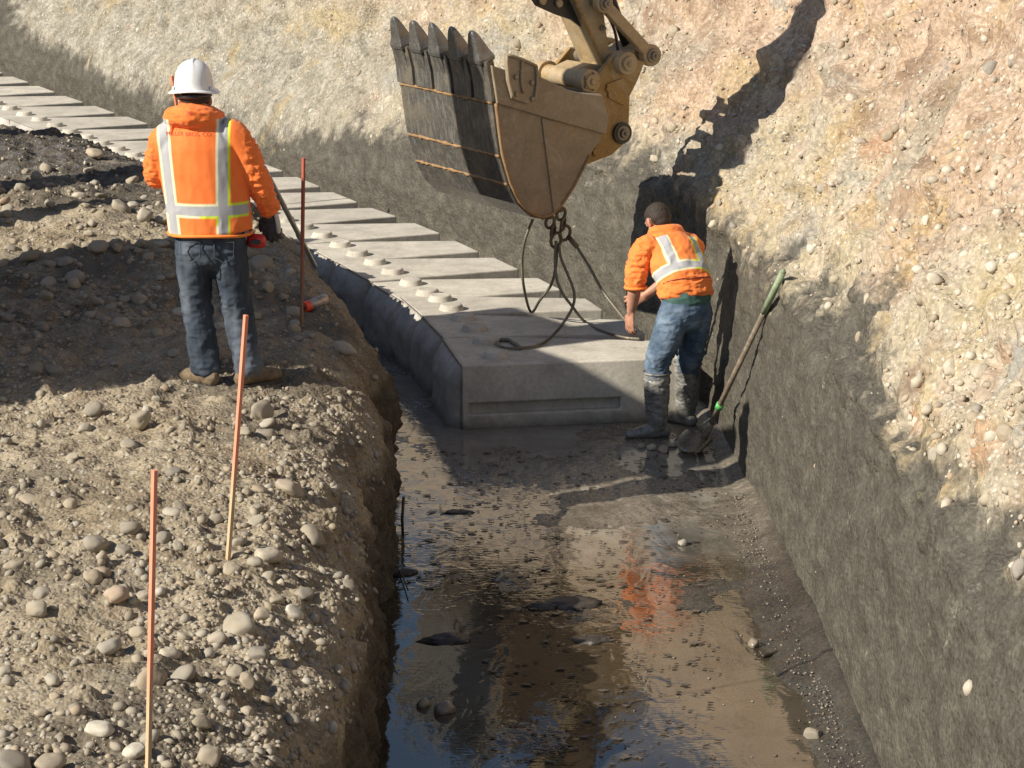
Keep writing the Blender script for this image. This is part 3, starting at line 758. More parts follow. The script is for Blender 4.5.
def steel(name, base, rust, dirt=.5, rough=.5, metal=.3, sc=7):
    m, b = mat(name); P = b.pos()
    n1 = b.noise(P, sc, 7, .7, .3); n2 = b.noise(P, 45, 4, .7); n3 = b.noise(P, 3, 4, .6)
    c = b.ramp(n1, [(.35, tuple(x*.7 for x in base)), (.6, base)])
    c = b.mix(b.ramp(n1, [(.56, 0), (.66, dirt)]), c, rust)
    c = b.mix(b.math('MULTIPLY', b.ramp(n2, [(.5, 0), (.7, 1)]), .35), c, tuple(min(1, x*1.7+.03) for x in base))
    if sc == 5: c = b.mix(b.math('MULTIPLY', b.ramp(b.noise(P, 3.2, 8, .8, 1.2), [(.50, 0), (.60, 1)]), .55), c, (.42, .35, .25))
    if sc == 6: c = b.mix(b.math('MULTIPLY', b.ramp(b.noise(b.pos((3, 3, .5)), 12, 5, .7), [(.50, 0), (.60, 1)]), .55), c, tuple(min(1, x*1.9+.03) for x in base)); c = b.mix(b.math('MULTIPLY', b.ramp(b.noise(b.pos((5, 5, .9)), 30, 4, .8), [(.56, 0), (.62, 1)]), .5), c, tuple(x*.35 for x in base)); c = b.mix(b.math('MULTIPLY', b.ramp(b.noise(P, 4, 7, .75, .7), [(.54, 0), (.62, 1)]), .6), c, (.40, .33, .24) if sc == 5 else (.30, .26, .20))
    c = b.mix(b.math('MULTIPLY', b.ramp(n3, [(.5, 0), (.7, 1)]), .45), c, (.34, .28, .19))
    b.set(color=c, rough=b.ramp(n2, [(.3, rough-.12), (.7, rough+.15)]), metal=metal, normal=b.bump(b.math('ADD', n2, n1), .25, .006))
    return m
M_SIDE = steel('muddy_bucket_plate', (.30, .235, .155), (.30, .17, .075), .6, .55, .0, 5)
M_WEAR = steel('worn_wear_plate', (.175, .165, .145), (.33, .24, .14), .5, .36, .45, 6)
M_RUST = steel('rusty_weld', (.34, .20, .09), (.18, .11, .06), .5, .7, .1, 12)
M_EAR = steel('brown_yellow_paint', (.34, .20, .055), (.20, .11, .04), .7, .45, .0, 5)
M_STICK = steel('dusty_yellow_paint', (.42, .31, .17), (.32, .19, .07), .5, .55, .0, 5)
M_PIN = steel('greased_pin', (.28, .24, .18), (.16, .11, .07), .6, .4, .4, 15)
M_TOOTH = steel('polished_tooth', (.24, .23, .21), (.14, .11, .08), .4, .28, .6, 9)
M_BLK = simple('black_rubbery_steel', (.03, .03, .03), .4)
M_YEL = steel('machine_yellow', (.55, .36, .06), (.3, .2, .08), .3, .4, 0, 3)
M_GLS, b = mat('cab_glass'); b.set(color=(.02, .03, .035), rough=.05, spec=.8)

# root empty under the machine, everything else parented without moving
root = empty('excavator', EM(-7.6, 1.05, .2), 'muddy yellow excavator reaching a toothed brown bucket over the trench', 'excavator')
def put(name, bm, m, parent=None, bevel=0, smooth=False):
    par = parent or root
    bmesh.ops.translate(bm, verts=bm.verts, vec=-root.location)
    o = obj(name, bm, m, None, smooth, bevel); o.parent = par
    return o
def plate(name, poly, w0, w1, m, parent=None, bevel=.006):
    bm = bmesh.new(); prism(bm, poly, EM, w0, w1); return put(name, bm, m, parent, bevel)
def circ(c, r, n=28): return [(c[0]+r*math.cos(2*math.pi*k/n), c[1]+r*math.sin(2*math.pi*k/n)) for k in range(n)]
def pin(name, c, r, w0, w1, m, parent=None, cap=True):
    bm = bmesh.new(); prism(bm, circ(c, r), EM, w0, w1)
    if cap: prism(bm, circ(c, r*.62, 24), EM, w0-.025, w0-.001); prism(bm, circ(c, r*.25, 12), EM, w0-.04, w0-.026)
    return put(name, bm, m, parent, .006)

BW = 1.30
outer = [(489, 64), (493, 82), (495, 103), (498, 128), (502, 156), (510, 184), (519, 203), (532, 215), (545, 217.5), (556, 212), (566, 200), (576, 184), (590, 156), (601, 137), (607, 119), (601, 94)]
topedge = [(579, 92.5), (566, 89.5), (554, 84), (545, 79.5), (535, 75), (520, 74), (505, 70)]
ou = UVL(outer)
def off(path, d_):
    out = []
    for i, p in enumerate(path):
        a = path[max(i-1, 0)]; c = path[min(i+1, len(path)-1)]
        tx, ty = c[0]-a[0], c[1]-a[1]; l = math.hypot(tx, ty); out.append((p[0]-ty/l*d_, p[1]+tx/l*d_))
    return out
# shell
bm = bmesh.new(); inn = off(ou, .03)
for i in range(len(ou)-1):
    prism(bm, [ou[i], ou[i+1], inn[i+1], inn[i]], EM, .022, BW-.022)
bmesh.ops.remove_doubles(bm, verts=bm.verts, dist=.0005)
bucket = put('bucket', bm, M_WEAR)
plate('side_plate', ou+UVL(topedge), 0, .021, M_SIDE, bucket)
plate('side_plate', ou+UVL(topedge), BW-.021, BW, M_SIDE, bucket)
up = UVL([(489.6, 65), (495.5, 103), (548, 118.5), (604, 134), (606.5, 119), (600.5, 95)]+topedge)
plate('cheek_plate', up, -.028, -.002, M_SIDE, bucket)
plate('cheek_plate', up, BW+.002, BW+.028, M_SIDE, bucket)
# weld bead round the side, rib down the middle
bm = bmesh.new(); tube(bm, smooth_path([EM(u, v, -.004) for u, v in off(ou, .008)[2:-3]], 4), .010, 8); put('weld_bead', bm, M_RUST, bucket, smooth=True)
bm = bmesh.new(); rb = UVL([(541, 118), (554, 122), (560, 206), (553, 212)]); prism(bm, rb, EM, -.012, -.001); put('side_rib', bm, M_SIDE, bucket, .003)
# wear plates across the outside
def along(path, i0, i1, d0, d1, gap0=0., gap1=0.):
    seg = path[i0:i1+1]
    def trim(a, c, g):
        l = math.hypot(c[0]-a[0], c[1]-a[1]); return (a[0]+(c[0]-a[0])*g/l, a[1]+(c[1]-a[1])*g/l)
    seg = list(seg); seg[0] = trim(seg[0], seg[1], gap0); seg[-1] = trim(seg[-1], seg[-2], gap1)
    a = off(seg, d0); c = off(seg, d1); return a, c
for i0, i1, w0, w1 in ((2, 4, .015, BW-.015), (4, 5, .015, BW-.015), (5, 8, .015, BW-.015), (8, 12, .015, BW-.015)):
    a, c = along(ou, i0, i1, -.002, -.016, .012, .012)
    bm = bmesh.new()
    for i in range(len(a)-1): prism(bm, [a[i], a[i+1], c[i+1], c[i]], EM, w0, w1)
    bmesh.ops.remove_doubles(bm, verts=bm.verts, dist=.0005)
    put('wear_plate', bm, M_WEAR, bucket)
for i in (2, 4, 5, 8):
    p = ou[i]; bm = bmesh.new(); q_ = off(ou, -.008)[i]
    nw = 40; tube(bm, [EM(q_[0]+rng.normal()*.0015, q_[1]+rng.normal()*.002, .02+(BW-.04)*j_/nw) for j_ in range(nw+1)], [float(.013+rng.normal()*.003) for _ in range(nw+1)], 8); put('weld_seam', bm, M_RUST, bucket, smooth=True)
# five teeth with adapters
tw = [.11, .38, .65, .92, 1.19]
base_in = UV(483.5, 64, .10); tip_in = UV(475, 34, .10)
# the centre of the lip
lip = ou[0]; du, dv = base_in[0]-lip[0], base_in[1]-lip[1]
dirv = Vector((tip_in[0]-base_in[0], tip_in[1]-base_in[1])); TL = dirv.length; dirv.normalize(); nrm = Vector((dirv.y, -dirv.x))
for k, wc in enumerate(tw):
    a, c = along(ou, 0, 2, -.002, -.026, -.02, .014)
    bm = bmesh.new()
    for i in range(len(a)-1): prism(bm, [a[i], a[i+1], c[i+1], c[i]], EM, wc-.115, wc+.115)
    bmesh.ops.remove_doubles(bm, verts=bm.verts, dist=.0005)
    put('lip_wear_plate', bm, M_WEAR, bucket)
    # adapter: stubby nose
    def tooth_ring(s, hw, th, sh=0.):
        c0 = Vector(base_in)+dirv*s+nrm*sh
        return [EM(*(c0+nrm*th), wc-hw), EM(*(c0+nrm*th), wc+hw), EM(*(c0-nrm*th), wc+hw), EM(*(c0-nrm*th), wc-hw)]
    def loft4(bm, rs):
        R_ = [[bm.verts.new(p) for p in r] for r in rs]
        for x, y in zip(R_, R_[1:]):
            for j in range(4): bm.faces.new((x[j], x[(j+1) % 4], y[(j+1) % 4], y[j]))
        bm.faces.new(R_[0][::-1]); bm.faces.new(R_[-1])
    bm = bmesh.new(); loft4(bm, [tooth_ring(-.12, .055, .045), tooth_ring(-.03, .062, .052), tooth_ring(.015, .062, .055), tooth_ring(.016, .045, .035)])
    ad = put('tooth_adapter', bm, M_WEAR, bucket, .006)
    bm = bmesh.new(); wv = .004*((k*7) % 3)
    loft4(bm, [tooth_ring(.018, .080, .064), tooth_ring(.05, .083, .066), tooth_ring(TL*.45, .066, .050, -.002), tooth_ring(TL*.8, .050, .034, -.008), tooth_ring(TL*1.04, .034, .020, -.012), tooth_ring(TL*1.14+wv, .016, .009, -.014)])
    t_ = put('tooth', bm, M_TOOTH, bucket, .016)
# side cutter with four bolts
for w0, w1, nm in ((-.062, -.030, 0), (BW+.030, BW+.062, 1)):
    sc = plate('side_cutter', UVL([(501, 53.5), (515, 57), (531, 64.5), (532, 82), (530, 101), (524, 103.5), (508, 98), (503, 80)]), w0, w1, M_SIDE, bucket, .008)
    for px, py in ((511, 76), (527, 81.5), (511.5, 93), (527.5, 98)):
        bm = bmesh.new(); prism(bm, circ(UV(px, py), .020, 6), EM, w0-.016 if nm == 0 else w1, w0-.001 if nm == 0 else w1+.016); put('bolt', bm, M_PIN, sc, .004)
    if nm == 0:
        bm = bmesh.new()
        for l in ([(501.5, 54), (503.5, 78), (508, 97)], [(517, 59), (516, 78), (518, 92)], [(531, 65), (531.5, 82), (529, 100)], [(502, 54), (516, 58), (531, 65)]):
            tube(bm, smooth_path([EM(*UV(x, y), -.070) for x, y in l], 3), .011, 8)
        put('cutter_rib', bm, M_SIDE, sc, smooth=True)
# ears carrying the pins
earp = [(585, 108), (590, 84), (600, 72), (614, 55), (630, 58), (645, 62), (638, 80), (630, 96), (629, 125), (625, 143), (612, 155), (596, 161), (582, 166), (578, 150)]
for w0, w1 in ((.27, .31), (.84, .88)):
    e_ = [UV(x, y, .27) for x, y in earp]
    plate('bucket_ear', e_, w0, w1, M_EAR, bucket, .006)
bm = bmesh.new(); cc = [UV(x, y, .27) for x, y in ((606, 84), (622, 78), (626, 96), (624, 106), (608, 98))]; prism(bm, cc, EM, .255, .269); put('ear_pad', bm, M_EAR, bucket, .003)
c_h = UV(590.5, 81.5, .25); c_t = UV(625, 63, .24); c_l = UV(622, 133, .26); c_s = UV(596, 152, .26)
pin('hinge_boss', c_h, .085, .245, .34, M_STICK, bucket)
pin('hinge_boss', c_h, .095, .80, .90, M_STICK, bucket)
bm = bmesh.new(); prism(bm, circ(c_h, .068), EM, .341, .799); put('hinge_tube', bm, M_STICK, bucket, 0)
for k in range(5):
    a_ = k*1.256; bm = bmesh.new(); prism(bm, circ((c_h[0]+.06*math.cos(a_), c_h[1]+.06*math.sin(a_)), .010, 8), EM, .228, .244); put('bolt', bm, M_PIN, bucket, .002)
pin('link_pin', c_t, .082, .20, .30, M_STICK, bucket)
pin('link_pin', c_t, .05, .31, .95, M_PIN, bucket)
pin('lower_pin', c_l, .055, .235, .93, M_PIN, bucket)
bm = bmesh.new(); prism(bm, circ(c_l, .078), EM, .245, .268); put('pin_collar', bm, M_BLK, bucket, .004)
bm = bmesh.new(); prism(bm, circ(c_s, .03), EM, .250, .269); put('lug', bm, M_EAR, bucket, .004)
bm = bmesh.new(); prism(bm, circ(UV(608, 89, .26), .018), EM, .250, .269); put('lug', bm, M_EAR, bucket, .004)

# stick
e0 = UV(606, 66, .40); e1 = UV(588.5, 19, .40); ed = Vector((e1[0]-e0[0], e1[1]-e0[1])).normalized(); en = Vector((ed.y, -ed.x))
A0 = Vector(e0)
sp = [A0-ed*.05, A0+ed*1.3-en*.08, A0+ed*2.75-en*.10, A0+ed*2.95+en*.10, A0+ed*2.75+en*.34, A0+ed*1.3+en*.36, A0+ed*.35+en*.15, A0+en*.06]
stick = plate('stick', [tuple(p) for p in sp], .42, .74, M_STICK, None, .012)
bm = bmesh.new(); tube(bm, [EM(*(A0-ed*.03-en*.004), .415), EM(*(A0+ed*1.3-en*.084), .415), EM(*(A0+ed*2.7-en*.10), .415)], .012, 8); put('edge_weld', bm, M_EAR, stick)
neck = [UV(x, y, .42) for x, y in ((577, 70), (590, 64), (607, 66), (612, 78), (602, 92), (584, 90), (575, 80))]
plate('stick_end', neck, .43, .73, M_STICK, stick, .01)
# dark bracket with two holes on the machine side of the stick
bp = [UV(x, y, .50) for x, y in ((530, -14), (533, 0), (537, 6), (556, 14.5), (572, 20), (581, 27), (584, 22), (574, 2), (566, -18))]
br = plate('hose_bracket', bp, .50, .53, M_BLK, stick, .004)
for px, py in ((543, 1), (559.5, 3.5)): pin('bracket_bushing', UV(px, py, .48), .028, .47, .499, M_STICK, br, False)
# idler links (dogbones), near and far
pt = UV(601.5, 3, .33); pe = UV(649, 55, .33)
def dogbone(p0, p1, r0, r1, hw, n=14):
    d_ = Vector((p1[0]-p0[0], p1[1]-p0[1])); a0 = math.atan2(d_.y, d_.x); out = []
    s0 = math.asin(min(1, hw/r0)); s1 = math.asin(min(1, hw/r1))
    for k in range(n+1):
        t = a0+s0+(2*math.pi-2*s0)*k/n; out.append((p0[0]+r0*math.cos(t), p0[1]+r0*math.sin(t)))
    for k in range(n+1):
        t = a0+math.pi+s1+(2*math.pi-2*s1)*k/n; out.append((p1[0]+r1*math.cos(t), p1[1]+r1*math.sin(t)))
    return out
lk = plate('idler_link', dogbone(pt, pe, .070, .080, .042), .28, .35, M_STICK, None, .012)
pin('link_boss', pt, .05, .262, .279, M_PIN, lk); pin('link_boss', pe, .052, .262, .279, M_PIN, lk)
plate('idler_link', dogbone(pt, pe, .070, .080, .042), .81, .88, M_STICK, None, .012)
bm = bmesh.new(); prism(bm, circ(pe, .045), EM, .351, .809); put('link_pin', bm, M_PIN, None)
bm = bmesh.new(); prism(bm, circ(pt, .040), EM, .351, .809); put('link_pin', bm, M_PIN, None)
plate('bucket_link', dogbone(pe, (c_t[0], c_t[1]), .07, .07, .04), .43, .73, M_STICK, None, .01)
rodtop = Vector(pe)+ed*1.5+en*.02
bm = bmesh.new(); tube(bm, [EM(pe[0], pe[1], .58), EM(rodtop.x, rodtop.y, .58)], .038, 16); put('cylinder_rod', bm, M_BLK, None, smooth=True)
bm = bmesh.new(); r2 = rodtop-ed*.55; r3 = r2+ed*1.5; tube(bm, [EM(r2.x, r2.y, .58), EM(r3.x, r3.y, .58)], .075, 20); put('bucket_cylinder', bm, M_YEL, None, smooth=True)
pin('stick_boss', UV(603, 28, .4), .020, .395, .419, M_PIN, stick)
bm = bmesh.new(); tube(bm, smooth_path([EM(*UV(598, -8, .39), .39), EM(*UV(606, 12, .39), .385), EM(*UV(614, 30, .39), .385), EM(*UV(618, 50, .39), .39)], 5), .011, 8); put('hydraulic_hose', bm, M_BLK, stick, smooth=True)

# boom, house, cab, tracks (outside the frame, they throw the big shadow)
T = A0+ed*2.6
bc = smooth_path([Vector((T.x+.1, T.y-.05, 0)), Vector((T.x-1.6, T.y+.55, 0)), Vector((T.x-3.0, T.y+.45, 0)), Vector((-6.3, 2.6, 0))], 6)
wd = np.interp(np.linspace(0, 1, len(bc)), [0, .45, 1], [.16, .34, .26])
tp, bt = [], []
for i, p in enumerate(bc):
    a = bc[max(i-1, 0)]; c = bc[min(i+1, len(bc)-1)]; t = (c-a).normalized()
    tp.append((p.x-t.y*wd[i], p.y+t.x*wd[i])); bt.append((p.x+t.y*wd[i], p.y-t.x*wd[i]))
bm = bmesh.new()
for i in range(len(tp)-1): prism(bm, [tp[i], tp[i+1], bt[i+1], bt[i]], EM, .36, .80)
bmesh.ops.remove_doubles(bm, verts=bm.verts, dist=.001)
boom = put('boom', bm, M_YEL, None)
bm = bmesh.new(); tube(bm, [EM(T.x-2.2, T.y+.95, .58), EM(T.x-.2, T.y+.55, .58)], .09, 16); put('stick_cylinder', bm, M_YEL, boom, smooth=True)
MC = .15
def ebox(name, u0, u1, v0, v1, w0, w1, m, parent=None, bevel=.04):
    bm = bmesh.new(); prism(bm, [(u0, v0), (u1, v0), (u1, v1), (u0, v1)], EM, w0, w1); return put(name, bm, m, parent, bevel)
def eplate(name, poly, w0, w1, m, parent=None): 
    bm = bmesh.new(); prism(bm, poly, EM, w0, w1); return put(name, bm, m, parent, .04)
house = eplate('engine_house', [(-10.2, 2.1), (-5.7, 2.1), (-5.55, 2.9), (-5.62, 4.02), (-9.9, 4.02), (-10.35, 3.3)], MC-1.55, MC+1.55, M_YEL)
eplate('counterweight', [(-10.9, 2.0), (-10.21, 2.0), (-10.21, 3.3), (-10.8, 3.2), (-11.05, 2.6)], MC-1.5, MC+1.5, M_YEL, house)
cab = eplate('cab', [(-7.5, 2.12), (-5.6, 2.12), (-5.5, 2.9), (-5.58, 4.05), (-7.5, 4.12)], MC-1.54, MC-.45, M_YEL)
eplate('cab_window', [(-7.3, 2.95), (-5.7, 2.95), (-5.8, 3.8), (-7.3, 3.9)], MC-1.56, MC-1.53, M_GLS, cab)
eplate('shadow_box', [(-6.7, 2.1), (-5.15, 2.1), (-5.1, 4.05), (-5.3, 4.2), (-6.7, 4.2)], MC+.52, MC+1.53, M_YEL, house)  # extra unseen box, added so the machine's shadow reaches more blocks
ebox('exhaust_pipe', -9.6, -9.45, 4.0, 4.5, MC+.7, MC+.85, M_BLK, house, .02)
ebox('turntable', -9.0, -7.0, 1.85, 2.1, MC-.7, MC+.7, M_BLK)
for wc in (MC-1.25, MC+1.25):
    tr = []
    for k in range(40):
        t = 2*math.pi*k/40; tr.append((-7.8+1.75*(1 if math.cos(t) > 0 else -1)+.42*math.cos(t), 1.52+.42*math.sin(t)))
    bm = bmesh.new(); prism(bm, tr, EM, wc-.3, wc+.3); tk_ = put('track', bm, M_BLK, None, .01)
    for s_ in (-1.75, 0, 1.75):
        pin('track_wheel', (-7.8+s_, 1.52), .28, wc-.33, wc-.305, M_YEL, tk_, False)

# ------------------------------------------------------------------ lifting hooks and wire rope slings
m, b = mat('wire_rope'); wv_ = b.n('TexWave', wave_type='BANDS', bands_direction='DIAGONAL'); b.l(b.coord('Object'), wv_.inputs[0]); wv_.inputs['Scale'].default_value = 40
b.set(color=b.ramp(wv_.outputs[1], [(0, (.13, .11, .08)), (1, (.27, .24, .18))]), rough=.5, metal=.4, normal=b.bump(wv_.outputs[1], .4, .003)); M_ROPE = m
M_HOOK = steel('rusty_hook', (.16, .12, .08), (.30, .12, .04), .6, .55, .3, 14)
DS = 18.45
def link_bm(c, r, th, ax1, ax2, n=16, st=1.5):
    bm = bmesh.new(); pts = [c+ax1*(r*math.cos(2*math.pi*k/n))+ax2*(r*st*math.sin(2*math.pi*k/n)) for k in range(n)]
    tube(bm, pts+[pts[0], pts[1]], th, 8, False); return bm
hk = []
X3, Y3, Z3 = Vector((1, 0, 0)), Vector((0, 1, 0)), Vector((0, 0, 1))
he = empty('chain_hook', atD(553, 214, DS), 'rust coloured hook and shackle hanging under the bucket, left of the other one', 'lifting hook', 'lifting hooks under the bucket')
he2 = empty('chain_hook', atD(567, 210, DS), 'rusty chain link and hook holding the sling that runs to the bare hand', 'lifting hook', 'lifting hooks under the bucket')
def putrel(name, bm, m, par, smooth=True):
    bmesh.ops.translate(bm, verts=bm.verts, vec=-par.location); return obj(name, bm, m, par, smooth)
for par, items in ((he, [((550, 222), 1, 0), ((553, 231), 0, 0), ((556, 240), 1, 1)]), (he2, [((561, 214), 1, 0), ((563, 224), 0, 0), ((565, 233), 1, 1)])):
    for (px, py), o_, hook in items:
        c = atD(px, py, DS); a1 = (X3 if o_ else (X3*.4+Y3*.9)).normalized()
        putrel('hook' if hook else 'shackle', link_bm(c, .030 if not hook else .036, .012, a1, (Z3+X3*.15).normalized()), M_HOOK, par)
bm = bmesh.new(); tube(bm, [atD(559, 203, DS), atD(560, 212, DS)], .022, 10); tube(bm, [atD(549, 213, DS), atD(549, 219, DS)], .02, 10); putrel('lug', bm, M_HOOK, he2)
def rope(pxs, label, rad=.0105, tail=None):
    pts = [atD(x, y, D) for x, y, D in pxs]
    if tail: pts += tail
    e = empty('wire_rope_sling', pts[0], label, 'sling', 'wire rope slings hanging from the bucket')
    bm = bmesh.new(); tube(bm, smooth_path(pts, 7), rad, 8); o = putrel('rope', bm, M_ROPE, e); return e, pts
zt = BH+.012
def T_(px, py): p = atZ(px, py, zt); return (px, py, p.y)
rope([(533, 219, 18.5), (525, 240, 18.5), (522, 262, 18.55), (524, 288, 18.6), T_(531, 312), (540, 300, 18.6), (551, 285, 18.5), (556, 265, 18.45), (557, 243, 18.45)], 'thin cable loop hanging leftmost and touching the shaded block top')
e_, p_ = rope([(556, 241, 18.45), (555, 262, 18.4), (557, 280, 18.35), (563, 294, 18.3), (572, 306, 18.3), T_(584, 321), T_(600, 330), T_(622, 337), T_(640, 339)], 'cable running down and then flat along the block towards the bare hand')
e_, p_ = rope([(559, 244, 18.45), (561, 258, 18.4), (568, 275, 18.4), (574, 292, 18.35), (573, 306, 18.3), (564, 322, 18.2), T_(553, 335), T_(538, 345), T_(520, 348), T_(508, 348), T_(498, 345), T_(500, 340), T_(509, 340), T_(515, 344)], 'cable curving down to a small loop lying on the nearest block')
bm = bmesh.new(); tube(bm, [p_[-3], p_[-2], p_[-1], p_[-6]], .015, 8); putrel('ferrule', bm, M_ROPE, e_)
e_, p_ = rope([(568, 236, 18.45), (577, 247, 18.4), (590, 268, 18.3), (602, 290, 18.2), (613, 305, 18.1), (626, 321, 17.95), (636, 331, 17.8)], 'taut cable running diagonally from the hook down to the bare hand')
bm = bmesh.new(); tube(bm, [p_[0], p_[1]], .019, 10); putrel('ferrule', bm, M_HOOK, e_)
# ------------------------------------------------------------------ people
def loft(bm, pts, rx, ry, sv, n=20, sub=4, cap=1.):
    """closed tube of elliptical rings; rx along sv, ry across it"""
    P = smooth_path(pts, sub); t_ = np.linspace(0, 1, len(P)); k_ = np.linspace(0, 1, len(pts))
    rx = np.interp(t_, k_, rx if hasattr(rx, '__len__') else [rx]*len(pts)); ry = np.interp(t_, k_, ry if hasattr(ry, '__len__') else [ry]*len(pts))
    sv = Vector(sv); rings = []
    T = [(P[min(i+1, len(P)-1)]-P[max(i-1, 0)]).normalized() for i in range(len(P))]
    seq = []
    for f, g in ((-.95, .3), (-.75, .66), (-.4, .92)): seq.append((P[0]+T[0]*f*cap*min(rx[0], ry[0])*.9, T[0], rx[0]*g, ry[0]*g))
    for i in range(len(P)): seq.append((P[i], T[i], rx[i], ry[i]))
    for f, g in ((.4, .92), (.75, .66), (.95, .3)): seq.append((P[-1]+T[-1]*f*cap*min(rx[-1], ry[-1])*.9, T[-1], rx[-1]*g, ry[-1]*g))
    for p, t, a, c in seq:
        s = (sv-t*sv.dot(t))
        if s.length < 1e-3: s = t.orthogonal()
        s.normalize(); q = t.cross(s)
        rings.append([bm.verts.new(p+s*(a*math.cos(2*math.pi*k/n))+q*(c*math.sin(2*math.pi*k/n))) for k in range(n)])
    for x, y in zip(rings, rings[1:]):
        for k in range(n): bm.faces.new((x[k], x[(k+1) % n], y[(k+1) % n], y[k]))
    bm.faces.new(rings[0][::-1]); bm.faces.new(rings[-1])
def ell(bm, c, r, rot=None):
    v = bmesh.ops.create_icosphere(bm, subdivisions=3, radius=1)['verts']
    M = Matrix.Translation(Vector(c)) @ (rot.to_4x4() if rot is not None else Matrix.Identity(4)) @ Matrix.Diagonal((*r, 1))
    bmesh.ops.transform(bm, matrix=M, verts=v)
def skin(name, bm, m, parent, vox=.008, smooth=4, wr=None, attrs=None, cut=None):
    bmesh.ops.recalc_face_normals(bm, faces=bm.faces)
    me = bpy.data.meshes.new('t'); bm.to_mesh(me); bm.free()
    o = bpy.data.objects.new('t', me); COL.objects.link(o)
    r = o.modifiers.new('r', 'REMESH'); r.mode = 'VOXEL'; r.voxel_size = vox; r.adaptivity = 0
    s = o.modifiers.new('s', 'SMOOTH'); s.factor = .5; s.iterations = smooth
    bpy.context.view_layer.update()
    ev = o.evaluated_get(bpy.context.evaluated_depsgraph_get())
    m2 = bpy.data.meshes.new_from_object(ev); bpy.data.objects.remove(o)
    n = len(m2.vertices); V = np.empty(n*3, np.float32); m2.vertices.foreach_get('co', V); V = V.reshape(-1, 3).astype(float)
    NN = np.empty(n*3, np.float32); m2.vertices.foreach_get('normal', NN); NN = NN.reshape(-1, 3)
    if wr is not None: V = V+NN*wr(V)[:, None]
    m2.vertices.foreach_set('co', V.astype(np.float32).ravel())
    for k, f in (attrs or {}).items():
        a = m2.attributes.new(k, 'FLOAT', 'POINT'); a.data.foreach_set('value', f(V).astype(np.float32))
    m2.polygons.foreach_set('use_smooth', [True]*len(m2.polygons)); m2.materials.clear(); m2.materials.append(m); m2.name = name
    m2.update()
    o = bpy.data.objects.new(name, m2); COL.objects.link(o); o.parent = parent; return o
def folds(V, sc, amp, seed=0, zs=1.):
    f = fbm(np.c_[V[:, 0], V[:, 1], V[:, 2]*zs], sc, 3, 700+seed)
    return amp*(1-2*np.abs(f)*1.6)

def hivis(name, base, lo=(.85, .20, .03)):
    m, b = mat(name); P = b.coord('Object'); n = b.noise(P, 12, 4, .6)
    c = b.ramp(n, [(.3, lo), (.7, base)])
    sd = b.attr('sd'); lime = b.attr('lime')
    edge = b.ramp(sd, [(.0385, 1), (.0395, 0)]); grey = b.ramp(sd, [(.0235, 1), (.0245, 0)])
    ec = b.mix(b.ramp(lime, [(.49, 0), (.51, 1)]), (.80, .78, .50), (.62, .80, .05))
    c = b.mix(edge, c, ec); c = b.mix(grey, c, (.42, .42, .43))
    fine = b.noise(P, 160, 2, .5)
    b.set(color=c, rough=.75, normal=b.bump(b.math('ADD', n, b.math('MULTIPLY', fine, .2)), .25, .01), sheen=.15, spec=.3)
    return m
M_JK = hivis('orange_vest_fabric', (.98, .235, .05), (.90, .19, .035)); M_HOOD = hivis('orange_hoodie_fabric', (.98, .27, .06), (.90, .21, .04))
M_PLAIN = simple('orange_cloth', (.90, .25, .04), .8, .1)
m, b = mat('worn_denim'); P = b.coord('Object'); n = b.noise(b.coord('Object', (1, 1, .4)), 6, 3, .55); n2 = b.noise(P, 90, 3, .6); w3 = b.noise(b.coord('Object', (1, 1, .2)), 30, 3, .6)
c = b.ramp(n, [(.3, (.028, .037, .052)), (.5, (.055, .070, .092)), (.68, (.13, .15, .18))])
c = b.mix(b.math('MULTIPLY', b.ramp(w3, [(.5, 0), (.7, 1)]), .18), c, (.15, .18, .22))
b.set(color=c, rough=.9, normal=b.bump(n2, .3, .006), spec=.2); M_DENIM = m
m, b = mat('faded_blue_denim'); P = b.coord('Object'); n = b.noise(P, 7, 5, .65); n2 = b.noise(P, 40, 4, .7)
c = b.ramp(n, [(.3, (.04, .065, .10)), (.5, (.085, .13, .19)), (.68, (.19, .25, .32))])
c = b.mix(b.math('MULTIPLY', b.ramp(n2, [(.45, 0), (.7, 1)]), .3), c, (.25, .28, .3))
b.set(color=c, rough=.9, normal=b.bump(n2, .3, .006), spec=.2); M_DENIM2 = m
m, b = mat('skin'); n = b.noise(b.coord('Object'), 22, 4, .6); b.set(color=b.ramp(n, [(.3, (.42, .20, .125)), (.7, (.56, .30, .20))]), rough=.5, sss=.08, spec=.4); M_SKIN = m
M_HAIR = simple('dark_hair', (.035, .025, .018), .75, .5, 120, .4)
M_HAT = simple('white_hard_hat', (.80, .80, .78), .28, .04, 8)
M_BOOT = simple('tan_work_boot', (.17, .125, .075), .8, .35, 18, .4)
M_SOLE = simple('boot_sole', (.07, .06, .05), .8)
m, b = mat('wet_rubber'); n = b.noise(b.coord('Object'), 14, 5, .7); b.set(color=b.ramp(n, [(.35, (.10, .097, .09)), (.58, (.27, .26, .235))]), rough=b.ramp(n, [(.4, .2), (.6, .5)]), spec=.6, normal=b.bump(n, .3, .008)); M_RUB = m
M_GLV = simple('dark_work_glove', (.06, .06, .065), .8, .4, 30, .3); M_GLB = simple('pale_glove_back', (.50, .50, .48), .8, .1)
M_TEE = simple('green_tshirt', (.06, .13, .11), .9, .3, 14, .3)
M_RED = simple('red_tool_case', (.55, .03, .02), .35, .1); M_DK = simple('black_plastic', (.03, .03, .032), .4)

